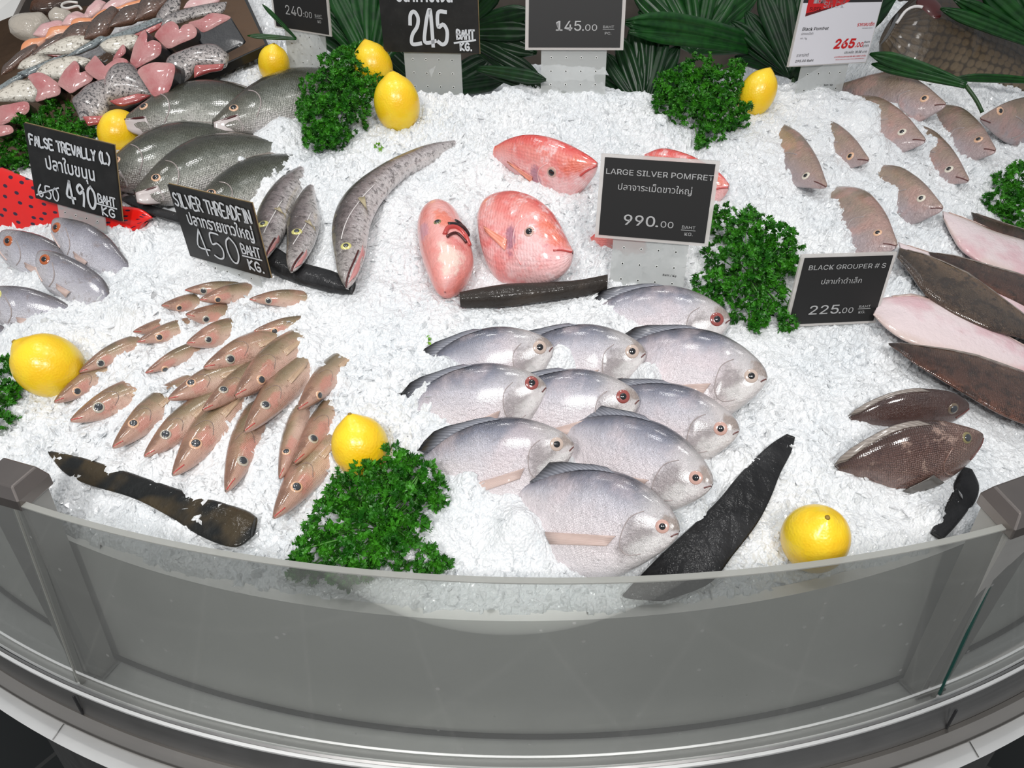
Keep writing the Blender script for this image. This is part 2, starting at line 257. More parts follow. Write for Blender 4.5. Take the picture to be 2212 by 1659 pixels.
M['skin_mottled'] = skin('mottled_grey_skin', [(0, S(196, 188, 184)), (.5, S(160, 152, 150)), (1, S(112, 106, 104))], wob=.2, wobs=30, rough=.3, coat=.6, bump=.4, spot=(S(44, 42, 44), 95, .5, .58, .9))
M['skin_white'] = skin('white_scaled_skin', [(0, S(232, 226, 214)), (.6, S(222, 214, 200)), (1, S(180, 170, 156))], wob=.2, rough=.3, coat=.6, scales=(9, 6, .6), bump=.3, spot=(S(96, 84, 66), 70, .54, .62, .8))
M['skin_blue'] = skin('blue_grey_scaled_skin', [(0, S(96, 104, 108)), (.5, S(128, 138, 140)), (1, S(150, 156, 154))], wob=.2, rough=.28, coat=.7, bump=.3, spot=(S(40, 42, 44), 90, .5, .6, .8))
M['skin_brown'] = skin('brown_fillet_skin', [(0, S(124, 92, 78)), (.4, S(92, 72, 62)), (1, S(76, 60, 52))], wob=.15, rough=.28, coat=.8, bump=.4, spot=(S(52, 40, 36), 80, .5, .65, .7))
M['tray'] = plain('black_tray_rim', (.012, .011, .01), .3, Coat_Weight=.5)
g_ = NT('gold_tray'); M['tray_top'] = g_.P(Base_Color=S(150, 118, 92), Metallic=.85, Roughness=g_.mth('ADD', .22, g_.mth('MULTIPLY', g_.noise(g_.obj(), 60, 3), .2)), Normal=g_.bump(g_.noise(g_.obj(), 140, 3), .25, .001))
g_ = NT('clear_bag'); M['bag'] = g_.P(Base_Color=S(214, 204, 190), Roughness=.2, Alpha=.75, Coat_Weight=.8, Normal=g_.bump(g_.noise(g_.obj(), 60, 4), .8, .006)); M['white_cord'] = plain('white_cord', S(232, 228, 222), .4); M['brown_food'] = skin('dried_brown', [(0, S(50, 30, 18)), (1, S(104, 62, 34))], wob=.4, bump=.6)
# ------------------------------------------------------------------ lofted bodies (fish, slabs, fillets)
def cr(P, n):
    P = np.asarray(P, float); m = len(P); ts = np.linspace(0, m - 1, n); out = []
    for t in ts:
        i = min(int(t), m - 2); f = t - i; p0, p1, p2, p3 = P[max(i - 1, 0)], P[i], P[i + 1], P[min(i + 2, m - 1)]
        out.append(.5 * ((2 * p1) + (-p0 + p2) * f + (2 * p0 - 5 * p1 + 4 * p2 - p3) * f * f + (-p0 + 3 * p1 - 3 * p2 + p3) * f ** 3))
    return np.array(out)
class Body:
    """closed loft between a top and a bottom edge on a plane through three points"""
    def __init__(s, tops, bots, plane, thick, n=34, ring=20, ex=1.0, gill=None, cap=.3, conform=None):
        if len(plane) == 2: A, N = plane
        else: A, B, C = [np.asarray(p, float) for p in plane]; N = unit(np.cross(B - A, C - A))
        if N @ unit(CAM - A) < 0: N = -N
        if N @ unit(CAM - A) < .3: N = unit(N + .45 * unit(CAM - A))
        s.N = N; s.A = A
        s.T = np.array([s.un(p) for p in tops]); s.B = np.array([s.un(p) for p in bots])
        if conform is not None:
            s.T = np.array([at(*p, conform) for p in tops]); s.B = np.array([at(*p, conform) for p in bots])
        s.T = cr(s.T, n); s.B = cr(s.B, n)
        W = np.linalg.norm(s.T - s.B, axis=1); md = (s.T + s.B) / 2; s.us = np.r_[0, np.cumsum(np.linalg.norm(np.diff(md, axis=0), axis=1))]; s.us /= s.us[-1]; s.us += np.linspace(0, 1e-6, n)
        s.L = np.linalg.norm((s.T[0] + s.B[0] - s.T[-1] - s.B[-1]) / 2); Wm = W.max()
        s.th = np.array([thick * Wm * .5 * (w / Wm) ** .7 for w in W]); s.th *= np.clip(s.us / cap, .02, 1) ** .12 if cap else 1
        if gill: s.th = s.th * (1 + gill[1] * (s.us < gill[0]))
        s.ex = ex; s.n = n; s.ring = ring
    def un(s, p):
        r = ray(*p); return CAM + r * (((s.A - CAM) @ s.N) / (r @ s.N))
    def surf(s, u, k, off=0.0):
        u = float(np.clip(u, 0, 1)); i = int(np.clip(np.searchsorted(s.us, u) - 1, 0, s.n - 2)); f = min(1, max(0, (u - s.us[i]) / (s.us[i + 1] - s.us[i]))); L = lambda a: a[i] * (1 - f) + a[i + 1] * f
        T, B, th = L(s.T), L(s.B), L(s.th); return (T + B) / 2 + (T - B) / 2 * k + s.N * (th * max(0, 1 - abs(k) ** (2 / s.ex)) ** (s.ex / 2) + off)
    def px(s, p, off=0.0):  # the spot on the near side that the photograph shows at p
        q = s.un(p); best = None
        for u in np.linspace(0, 1, 61):
            i = int(np.clip(np.searchsorted(s.us, u) - 1, 0, s.n - 2)); f = min(1, max(0, (u - s.us[i]) / (s.us[i + 1] - s.us[i]))); T = s.T[i] * (1 - f) + s.T[i + 1] * f; B = s.B[i] * (1 - f) + s.B[i + 1] * f
            d = (T - B) / 2; k = float(np.clip(((q - (T + B) / 2) @ d) / (d @ d + 1e-12), -.97, .97)); e = np.linalg.norm((T + B) / 2 + d * k - q)
            if best is None or e < best[0]: best = (e, u, k)
        return best[1], best[2]
    def mesh(s):
        V = []; Fc = []; UV = []; n, m = s.n, s.ring
        for i in range(n):
            C = (s.T[i] + s.B[i]) / 2; h = (s.T[i] - s.B[i]) / 2
            for k in range(m):
                a = 2 * math.pi * k / m; ca, sa = math.cos(a), math.sin(a)
                V.append(C + h * math.copysign(abs(ca) ** s.ex, ca) + s.N * s.th[i] * math.copysign(abs(sa) ** s.ex, sa)); UV.append((s.us[i], .5 + .5 * math.copysign(abs(ca) ** s.ex, ca)))
        for i in range(n - 1):
            for k in range(m): Fc.append((i * m + k, i * m + (k + 1) % m, (i + 1) * m + (k + 1) % m, (i + 1) * m + k))
        Fc.append(tuple(range(m))); Fc.append(tuple((n - 1) * m + k for k in reversed(range(m))))
        return V, Fc, UV
def dome(b, u, k, r, name, mat, parent, off=0.0, flat=.24, stretch=1.0):
    C = b.surf(u, k, off); e = .004
    du = unit(b.surf(min(u + .03, 1), k) - b.surf(max(u - .03, 0), k)); dk = unit(b.surf(u, min(k + .12, .98)) - b.surf(u, max(k - .12, -.98))); N = unit(np.cross(du, dk))
    if N @ b.N < 0: N = -N
    dk = unit(np.cross(N, du)); V = []; Fc = []; m = 18; rings = 6
    for i in range(rings + 1):
        a = math.pi / 2 * (1 - i / rings) * 1.0 + 0; rr = r * math.cos(a) if i else 0; bias = -r * .1
        z = r * flat * math.sin(a)
        if i == rings: z = -r * .35
        for q in range(m): V.append(C + rr * (du * math.cos(2 * math.pi * q / m) + dk * stretch * math.sin(2 * math.pi * q / m)) + N * (z + bias))
    for i in range(rings):
        for q in range(m): Fc.append((i * m + q, i * m + (q + 1) % m, (i + 1) * m + (q + 1) % m, (i + 1) * m + q))
    return mk(name, V, Fc, mat, parent), C, N
def eye(b, parent, u, k, r, mat='eye_silver', pup='pupil', pr=.5):
    o, C, N = dome(b, u, k, r, 'eye', M[mat], parent)
    V = []; m = 14
    du = unit(b.surf(min(u + .03, 1), k) - b.surf(max(u - .03, 0), k)); dk = unit(np.cross(N, du)); du = np.cross(dk, N)
    Fc = []
    for i in range(5):
        rr = r * pr * math.sin(math.pi / 2 * i / 4); z = r * .17 + r * .13 * math.cos(math.pi / 2 * i / 4)
        for q in range(m): V.append(C + rr * (du * math.cos(2 * math.pi * q / m) + dk * math.sin(2 * math.pi * q / m)) + N * z)
    for i in range(4):
        for q in range(m): Fc.append((i * m + q, i * m + (q + 1) % m, (i + 1) * m + (q + 1) % m, (i + 1) * m + q))
    mk('pupil', V, Fc, M[pup], o)
    return o
def line(b, parent, pts, r, name, mat, off=.0):
    t = MB(); t.tube([b.surf(u, k, off) for u, k in cr(pts, 4 * len(pts))], r, 6); return t.build(name, mat, parent)
def fin(b, parent, root, tip, name, mat, off=.0015, tipoff=.003, n=8, th=.0006):
    """a fin from a root edge to a tip edge, both as (u,k) runs; k past 1 leaves the body's outline"""
    R = cr(root, n); T = cr(tip, n); V = []; UV = []; Fc = []
    def sp(u, k, o):
        if abs(k) <= .98: return b.surf(u, k, o)
        u = float(np.clip(u, 0, 1)); i = int(np.clip(np.searchsorted(b.us, u) - 1, 0, b.n - 2)); f = min(1, max(0, (u - b.us[i]) / (b.us[i + 1] - b.us[i]))); Tq = b.T[i] * (1 - f) + b.T[i + 1] * f; Bq = b.B[i] * (1 - f) + b.B[i + 1] * f
        return (Tq + Bq) / 2 + (Tq - Bq) / 2 * k + b.N * o * .3
    for sgn in (1, -1):
        for i in range(n):
            a, c = sp(*R[i], off), sp(*T[i], tipoff)
            for j in range(5): V.append(a + (c - a) * j / 4 + b.N * (th * sgn + .0008 * math.sin(j * 1.3 + i))); UV.append((i / (n - 1), j / 4))
    h = n * 5
    for i in range(n - 1):
        for j in range(4): q = (i * 5 + j, i * 5 + j + 1, (i + 1) * 5 + j + 1, (i + 1) * 5 + j); Fc += [q, tuple(h + x for x in reversed(q))]
    bd = [(i * 5, (i + 1) * 5) for i in range(n - 1)] + [((i + 1) * 5 + 4, i * 5 + 4) for i in range(n - 1)] + [(j + 1, j) for j in range(4)] + [((n - 1) * 5 + j, (n - 1) * 5 + j + 1) for j in range(4)]
    Fc += [(a, c, c + h, a + h) for a, c in bd]
    return mk(name, V, Fc, mat, parent, True, UV)
def canon(nose, tail, tb, hs=1.0, flip=False, bend=0.0):
    """a kind's own outline laid from nose to tail: returns top and bottom edges"""
    a = np.array(tail, float) - nose; L = np.linalg.norm(a); d = a / L; p = np.array([d[1], -d[0]])
    if (p[1] > 0) != flip: p = -p
    U, T, B = tb; mid = [bend * 4 * u * (1 - u) for u in U]
    return ([np.array(nose) + a * u + p * L * (t * hs + m) for u, t, m in zip(U, T, mid)], [np.array(nose) + a * u - p * L * (q * hs - m) for u, q, m in zip(U, B, mid)], L)
# ================================================================== SETTING
tag(mk('floor', [(-3, -1, 0), (3, -1, 0), (3, 4, 0), (-3, 4, 0)], [(0, 1, 2, 3)], None, None, False), kind='structure')
g_ = NT('dark_floor_tiles'); ob_ = g_.obj(); br = g_.n('TexBrick', 0, {'Vector': g_.mapv(ob_, (1, 1, 1), (0, 0, .6)), 'Color1': (.012, .014, .014), 'Color2': (.018, .02, .02), 'Mortar': (.05, .05, .048), 'Scale': 2.4, 'Mortar Size': .012, 'Brick Width': 1.0, 'Row Height': 1.0}, offset=0.0)
bpy.data.objects['floor'].data.materials.append(g_.P(Base_Color=br, Roughness=.35))
g_ = NT('shop_back_wall'); n_ = g_.noise(g_.obj(), 6, 4); wm = g_.P(Base_Color=g_.mix(g_.step(n_, .35, .65), S(66, 58, 52), S(92, 84, 76)), Roughness=.7)
w = MB(); w.box((0, 2.35, .9), (2.6, 0, 0), (0, .03, 0), (0, 0, .9)); tag(w.build('wall_back', wm, None, False), kind='structure')
# rings of the round counter: (centre x, centre y, radius, z)
RG = dict(glass_top=(.0345, 1.737, 1.310, 1.02), glass_bot=(.013, 1.672, 1.263, .782), wall_top=(.008, 1.533, 1.080, .938), wall_bot=(.025, 1.612, 1.172, .78), lip=(.013, 1.672, 1.275, .782), lip_in=(.013, 1.672, 1.270, .786),
          strip=(.02, 1.666, 1.276, .752), tube=(.025, 1.662, 1.276, .742), deck_in=(.025, 1.662, 1.24, .722), deck_out=(.0225, 1.63, 1.269, .72), apron=(.0225, 1.63, 1.262, .66), kick=(.0225, 1.63, 1.20, .60), foot=(.0225, 1.63, 1.20, 0.0))
def rp(name, a, dr=0.0, dz=0.0):
    cx, cy, r, z = RG[name] if isinstance(name, str) else name; return np.array([cx + (r + dr) * math.sin(a), cy - (r + dr) * math.cos(a), z + dz])
def ringang(p, name): cx, cy, r, z = RG[name]; return math.atan2(p[0] - cx, cy - p[1])
def ringloft(rings, a0, a1, n=96, close=False):
    V = []; Fc = []; m = len(rings)
    for i in range(n):
        for rg in rings: V.append(rg(a0 + (a1 - a0) * i / (n - 1)))
    for i in range(n - 1):
        for k in range(m if close else m - 1): Fc.append((i * m + k, (i + 1) * m + k, (i + 1) * m + (k + 1) % m, i * m + (k + 1) % m))
    if close: Fc += [tuple(range(m)), tuple((n - 1) * m + k for k in reversed(range(m)))]
    return V, Fc
A0, A1 = -.95, .95
cnt = empty('display_counter', (0, .45, 0), 'round stainless steel fish counter holding the crushed ice', 'counter')
def ring_part(name, mat, rings, a0=A0, a1=A1, close=True, parent=cnt, smooth=False, label=None):
    V, Fc = ringloft(rings, a0, a1, 110, close); o = mk(name, V, Fc, mat, parent, smooth); m = o.modifiers.new('edge', 'EDGE_SPLIT') if smooth else None
    if label: o['label'] = label
    return o
ring_part('inner_wall', M['steel'], [lambda a: rp('wall_top', a, -.012), lambda a: rp('wall_top', a), lambda a: rp('wall_bot', a), lambda a: rp('wall_bot', a, -.012)], smooth=True)
ring_part('ledge', M['steel_deck'], [lambda a: rp('wall_bot', a, -.01, -.001), lambda a: rp('glass_bot', a, .004, -.003), lambda a: rp('glass_bot', a, .004, -.008), lambda a: rp('wall_bot', a, -.01, -.008)], smooth=True)
ring_part('wall_gap', M['gap_black'], [lambda a: rp('wall_bot', a, -.001, .003), lambda a: rp('wall_bot', a, .0035, .003), lambda a: rp('wall_bot', a, .0035, -.002), lambda a: rp('wall_bot', a, -.001, -.002)], smooth=True, label='dark gap along the foot of the inner wall')  # black strip put in for the dark gap under the wall
ring_part('glass_channel', M['steel_dark'], [lambda a: rp('lip_in', a), lambda a: rp('lip', a), lambda a: rp('strip', a), lambda a: rp('strip', a, -.01)], smooth=True)
ring_part('channel_edge', M['steel_deck'], [lambda a: rp('lip', a, -.002, .0035), lambda a: rp('lip', a, .001, .003), lambda a: rp('lip', a, .001, .0005), lambda a: rp('lip', a, -.002, .0005)], smooth=True)
ring_part('bumper_tube', M['steel_tube'], [(lambda a, k=k: rp('tube', a, .011 * math.cos(k * math.pi / 6), .011 * math.sin(k * math.pi / 6))) for k in range(12)], smooth=True)
ring_part('deck', M['steel_deck'], [lambda a: rp('deck_in', a), lambda a: rp('deck_out', a), lambda a: rp('deck_out', a, -.002, -.006), lambda a: rp('deck_in', a, 0, -.006)], smooth=True)
ring_part('base_panel', M['steel_dark'], [lambda a: rp('deck_in', a, 0, -.004), lambda a: rp('apron', a, -.03), lambda a: rp('kick', a), lambda a: rp('foot', a), lambda a: rp('foot', a, -.02), lambda a: rp('kick', a, -.02)], smooth=True)
# tank floor and back so the ice has something to lie in
tk = MB(); tk.box((.02, 1.35, .80), (1.35, 0, 0), (0, .62, 0), (0, 0, .006)); tk.build('tank_floor', M['steel'], cnt, False)
# glass
aL = .5 * (ringang(atz(37, 1086, 1.02), 'glass_top') + ringang(atz(37, 1086, 1.02), 'glass_top')); aLb = ringang(atz(163, 1488, .782), 'glass_bot')
aR = ringang(atz(2190, 1139, 1.02), 'glass_top'); aRb = ringang(atz(2040, 1527, .782), 'glass_bot')
def glass(name, t0, t1, b0, b1, label, green=False):
    n = 60; V = []; Fc = []
    for i in range(n):
        f = i / (n - 1); at_, ab = t0 + (t1 - t0) * f, b0 + (b1 - b0) * f
        V += [rp('glass_bot', ab, -.0035), rp('glass_bot', ab, .0025), rp('glass_top', at_, .003), rp('glass_top', at_, -.003)]
    for i in range(n - 1):
        a, b = i * 4, (i + 1) * 4; Fc += [(a, b, b + 3, a + 3), (a + 1, a + 2, b + 2, b + 1)]
    c = np.array(V).mean(0); root = empty(name, V[len(V) // 2], label, 'glass panel', 'curved glass panels along the front')
    mk('pane', V, Fc, M['glass'], root); V2 = []
    for i in range(n):
        f = i / (n - 1); a_ = t0 + (t1 - t0) * f; V2 += [rp('glass_top', a_, .0031, .0003), rp('glass_top', a_, -.0031, .0003), rp('glass_top', a_, -.0031, -.001), rp('glass_top', a_, .0031, -.001)]
    F2 = [(i * 4 + k, (i + 1) * 4 + k, (i + 1) * 4 + (k + 1) % 4, i * 4 + (k + 1) % 4) for i in range(n - 1) for k in range(4)] + [(0, 1, 2, 3), tuple((n - 1) * 4 + k for k in (3, 2, 1, 0))]
    mk('top_edge', V2, F2, M['glass_edge'], root, False)
    for e, tt, bb in ((0, t0, b0), (1, t1, b1)):
        s = MB(); P = [rp('glass_bot', bb, -.003), rp('glass_bot', bb, .002), rp('glass_top', tt, .0026), rp('glass_top', tt, -.0026)]; d = (rp('glass_bot', bb + .0022) - rp('glass_bot', bb)) * (1 if e == 0 else -1)
        s.add(P + [p + d for p in P], [(0, 1, 2, 3), (7, 6, 5, 4), (0, 4, 5, 1), (1, 5, 6, 2), (2, 6, 7, 3), (3, 7, 4, 0)]); s.build('side_edge', M['glass_edge_green' if green else 'glass_edge'], root, False)
glass('glass_panel', aL, aR, aLb, aRb, 'wide curved glass panel in front of the steel trough between the two posts')
glass('glass_panel', -.95, aL - .003, -.95, aLb - .003, 'curved glass panel cut off by the frame beyond the post near the black slab')
glass('glass_panel', aR + .004, .95, aRb + .004, .95, 'curved glass panel with a green edge beyond the post near the grouper', True)
for ab in (aLb - .0015, aRb + .002):
    m = MB(); p = rp('strip', ab, .0006, .016); t_ = unit(rp('strip', ab + .01) - rp('strip', ab)); n_ = unit(np.array([math.sin(ab), -math.cos(ab), 0])); m.box(p, t_ * .0011, n_ * .001, (0, 0, .0165)); m.build('channel_seam', M['gap_black'], cnt, False)
for pa in (atz(165, 1548, .72), atz(2062, 1582, .72)):
    a_ = ringang(pa, 'deck_out'); m = MB(); p0, p1 = rp('deck_in', a_, .01, .0012), rp('deck_out', a_, -.001, .0012); m.tube([p0, p1], .0006, 5); m.build('deck_joint', M['steel_dark'], cnt, False)
# posts that carry the glass
def post(bot, top, capn, label):
    zb_, zt = .782, 1.022; Bq = [atz(*p, zb_) for p in bot]; Tq = [atz(*p, zt) for p in top]; root = empty('steel_post', np.mean(Bq, 0), label, 'post', 'steel posts between the glass panels')
    mk('shaft', Bq + Tq, [(3, 2, 1, 0), (4, 5, 6, 7)] + [(i, (i + 1) % 4, 4 + (i + 1) % 4, 4 + i) for i in range(4)], M['steel_post'], root, False)
    c = np.mean(Tq, 0); grow = lambda p, s: c + (p - c) * s
    o = [grow(p, 1.22) for p in Tq]; dz = lambda P, z: [p + np.array([0, 0, z]) for p in P]
    V = dz(o, -.008) + dz(o, .004) + dz([grow(p, .9) for p in Tq], .016); Fc = [(8, 9, 10, 11)] + [(r * 4 + i, r * 4 + (i + 1) % 4, r * 4 + 4 + (i + 1) % 4, r * 4 + 4 + i) for r in (0, 1) for i in range(4)] + [(3, 2, 1, 0)]
    ob = mk('cap', V, Fc, M['steel_cap'], root, False); bv = ob.modifiers.new('bevel', 'BEVEL'); bv.width = .0015; bv.segments = 2
    f = MB(); f.box(np.mean([Bq[0], Bq[1], Bq[2], Bq[3]], 0) + np.array([0, 0, .001]), (np.array(Bq[1]) - Bq[0]) * .56, (np.array(Bq[2]) - Bq[1]) * .58, (0, 0, .0015)); f.build('foot_plate', M['steel_dark'], root, False)
post([(160, 1446), (221, 1465), (250, 1432), (192, 1414)], [(-38, 1062), (40, 1084), (97, 1034), (20, 1012)], None, 'steel post with a brown metal cap nearest the long black slab')
post([(1982, 1508), (2036, 1490), (2000, 1455), (1948, 1472)], [(2190, 1143), (2268, 1115), (2200, 1050), (2128, 1076)], None, 'steel post with a brown metal cap nearest the groupers')
# ================================================================== ICE
BUMPS = []   # (u, v, radius px, height)
def h2(ix, iy, s):
    n = (ix.astype(np.int64) * 374761393 + iy.astype(np.int64) * 668265263 + s * 974634377) & 0x7fffffff
    n = ((n ^ (n >> 13)) * 1274126177) & 0x7fffffff; return ((n ^ (n >> 16)) & 0xffff) / 65535.0
def vnoise(x, y, s):
    ix, iy = np.floor(x), np.floor(y); fx, fy = x - ix, y - iy; fx = fx * fx * (3 - 2 * fx); fy = fy * fy * (3 - 2 * fy)
    return (h2(ix, iy, s) * (1 - fx) + h2(ix + 1, iy, s) * fx) * (1 - fy) + (h2(ix, iy + 1, s) * (1 - fx) + h2(ix + 1, iy + 1, s) * fx) * fy
def facets(x, y, cell, s, tilt):
    X, Y = x / cell, y / cell; ix, iy = np.floor(X), np.floor(Y); best = np.full(X.shape, 1e9); out = np.zeros(X.shape)
    for dx in (-1, 0, 1):
        for dy in (-1, 0, 1):
            cx, cy = ix + dx, iy + dy; px_, py_ = cx + h2(cx, cy, s), cy + h2(cx, cy, s + 1); d = (X - px_) ** 2 + (Y - py_) ** 2
            hh = h2(cx, cy, s + 2) - .5 + tilt * ((h2(cx, cy, s + 3) - .5) * (X - px_) + (h2(cx, cy, s + 4) - .5) * (Y - py_)) * 2
            k = d < best; best = np.where(k, d, best); out = np.where(k, hh, out)
    return out
ICE = {}
def ice_heights(X, Y):
    dx, dy = X - FC[0], Y - FC[1]; rho = np.hypot(dx, dy) + 1e-6; s_ = np.maximum(0, FR - rho); yf = FC[1] + dy / rho * FR
    Z = .94 + .287 * (Y - .459) - .287 * (np.minimum(yf, 1.2) - .459) * np.exp(-s_ / .18)
    Z += (vnoise(X / .11, Y / .11, 1) - .5) * .012 + (vnoise(X / .045, Y / .045, 5) - .5) * .010 + (vnoise(X / .02, Y / .02, 9) - .5) * .005
    for (bx, by, br, bh) in ICE['b']:
        r2 = ((X - bx) ** 2 + (Y - by) ** 2) / (br * br); Z += bh * np.exp(-r2 * 1.6)
    rough = .55 + .9 * np.clip(vnoise(X / .14, Y / .14, 21) * 1.6 - .5, 0, 1)
    Z += rough * (facets(X, Y, .0125, 31, 1.1) * .0032 + facets(X + .3, Y, .0065, 41, 1.3) * .0024)
    # back of the mound falls away in the middle
    mid = np.clip(1 - np.abs(X - .12) / .55, 0, 1); mid = np.minimum(1, mid * 3); cr_ = 1.335 + .02 * np.sin(X * 17)
    Z -= mid * np.clip(Y - cr_, 0, .12) * 1.3
    return Z
def build_ice():
    ICE['b'] = [(*at(u, v, h * .9)[:2], r * pxs(at(u, v)), h) for u, v, r, h in BUMPS]
    ny, nx = 620, 980; ys = .40 * (1.72 / .40) ** np.linspace(0, 1, ny); Y = np.repeat(ys[:, None], nx, 1); X = np.linspace(-1, 1, nx)[None, :] * (.30 + .72 * Y)
    jit = lambda a, k: a + (RNG.random(a.shape) - .5) * k; X = jit(X, .0008); Y = jit(Y, .0008); Z = ice_heights(X, Y)
    rho = np.hypot(X - RG['wall_top'][0], Y - RG['wall_top'][1]); edge = RG['wall_top'][2] - .004 + (facets(X, X * 0, .014, 77, 0) * .008); ins = rho < edge
    over = np.clip((rho - edge + .012) / .012, 0, 1); Z -= over ** 3 * .012
    V = np.stack([X, Y, Z], -1).reshape(-1, 3); idx = np.arange(ny * nx).reshape(ny, nx); q = np.stack([idx[:-1, :-1], idx[:-1, 1:], idx[1:, 1:], idx[1:, :-1]], -1).reshape(-1, 4)
    inf = ins.ravel(); q = q[inf[q].all(1)]; used = np.unique(q); rm = np.full(ny * nx, -1); rm[used] = np.arange(len(used)); V = V[used]; q = rm[q]
    root = empty('crushed_ice', (0, .9, 1.0), 'crushed ice heaped over the whole fish counter', 'ice', None, 'stuff')
    me = bpy.data.meshes.new('ice_bed'); me.vertices.add(len(V)); me.vertices.foreach_set('co', (V - np.array([0, .9, 1.0])).ravel()); me.loops.add(len(q) * 4); me.loops.foreach_set('vertex_index', q.ravel()); me.polygons.add(len(q)); me.polygons.foreach_set('loop_start', np.arange(len(q)) * 4)
    me.update(calc_edges=True); me.validate(); me.shade_flat(); me.materials.append(M['ice']); o = bpy.data.objects.new('ice_bed', me); COL.objects.link(o); o.parent = root; o['kind'] = 'stuff'
    # loose flakes
    n = 9000; uu = RNG.random(n) * 2500 - 140; vv = 60 + 1260 * RNG.random(n); cand = []
    yy = .45 + 1.0 * RNG.random(n) ** 1.25; xx = (RNG.random(n) * 2 - 1) * (.30 + .66 * yy); rh = np.hypot(xx - RG['wall_top'][0], yy - RG['wall_top'][1]); ok = rh < RG['wall_top'][2] - .012; xx, yy = xx[ok], yy[ok]; zz = ice_heights(xx, yy)
    clump = vnoise(xx / .06, yy / .06, 91); ok = clump + RNG.random(len(xx)) * .6 > .62; xx, yy, zz = xx[ok], yy[ok], zz[ok]; n = len(xx)
    base = np.array([[1, 0, 0], [.4, .9, .1], [-.6, .7, 0], [-1, -.1, 0], [-.3, -.8, .1], [.7, -.7, 0], [.1, .1, 1], [0, 0, -1]]); fc = np.array([[0, 1, 6], [1, 2, 6], [2, 3, 6], [3, 4, 6], [4, 5, 6], [5, 0, 6], [1, 0, 7], [2, 1, 7], [3, 2, 7], [4, 3, 7], [5, 4, 7], [0, 5, 7]])
    sz = .0022 + .0038 * RNG.random(n) ** 2; P = base[None] * (.6 + .8 * RNG.random((n, 8, 1))); P[:, :, 2] *= .12 + .2 * RNG.random((n, 1)); ang = RNG.normal(0, .75, (n, 3)); ang[:, 2] = RNG.random(n) * 6.28
    ca, sa, cb, sb, cc, sc = np.cos(ang[:, 0]), np.sin(ang[:, 0]), np.cos(ang[:, 1]), np.sin(ang[:, 1]), np.cos(ang[:, 2]), np.sin(ang[:, 2]); z0 = np.zeros(n); o1 = np.ones(n)
    Rx = np.stack([o1, z0, z0, z0, ca, -sa, z0, sa, ca], -1).reshape(n, 3, 3); Ry = np.stack([cb, z0, sb, z0, o1, z0, -sb, z0, cb], -1).reshape(n, 3, 3); Rz = np.stack([cc, -sc, z0, sc, cc, z0, z0, z0, o1], -1).reshape(n, 3, 3)
    P = np.einsum('nij,nkj->nki', Rz @ Ry @ Rx, P) * sz[:, None, None] + np.stack([xx, yy, zz + .0004], -1)[:, None, :]
    V = P.reshape(-1, 3) - np.array([0, .9, 1.0]); q = (fc[None] + (np.arange(n) * 8)[:, None, None]).reshape(-1, 3)
    me = bpy.data.meshes.new('ice_flakes'); me.vertices.add(len(V)); me.vertices.foreach_set('co', V.ravel()); me.loops.add(len(q) * 3); me.loops.foreach_set('vertex_index', q.ravel()); me.polygons.add(len(q)); me.polygons.foreach_set('loop_start', np.arange(len(q)) * 3)
    me.update(calc_edges=True); me.validate(); me.shade_flat(); me.materials.append(M['ice']); o = bpy.data.objects.new('ice_flakes', me); COL.objects.link(o); o.parent = root; o['kind'] = 'stuff'
# ================================================================== FISH
def stat(L): return [(a, b) for a, b, _, _ in L], [(c, d) for _, _, c, d in L]
def body(tops, bots, ha, hb, hc, thick, **kw):
    m = lambda i: ((tops[i][0] + bots[i][0]) / 2, (tops[i][1] + bots[i][1]) / 2); k = int(len(tops) * .45)
    ax = np.array(m(-1)) - np.array(m(0)); fk = float(np.clip((np.array(tops[k]) - np.array(m(0))) @ ax / (ax @ ax), 0, 1)); hk = ha + (hb - ha) * fk; return Body(tops, bots, (at(*m(0), ha), at(*m(-1), hb), at(*tops[k], hk + hc)), thick, **kw)
def thing_fish(name, label, cat, group, mat, b, base):
    r = empty(name, base, label, cat, group); V, Fc, UV = b.mesh(); mk('body', V, Fc, M[mat], r, True, UV); return r
def add_eye(b, r, p, rpx, mat, pup='pupil', pr=.5):
    u, k = b.px(p); return eye(b, r, u, k, rpx * pxs(b.un(p)), mat, pup, pr)
CAN_P = ([0, .02, .06, .12, .2, .32, .45, .6, .75, .9, 1], [.012, .05, .088, .128, .168, .207, .22, .2, .145, .06, -.02], [.02, .07, .13, .2, .28, .38, .43, .42, .35, .22, .11])
pom = 'large silver pomfrets in the middle of the ice'
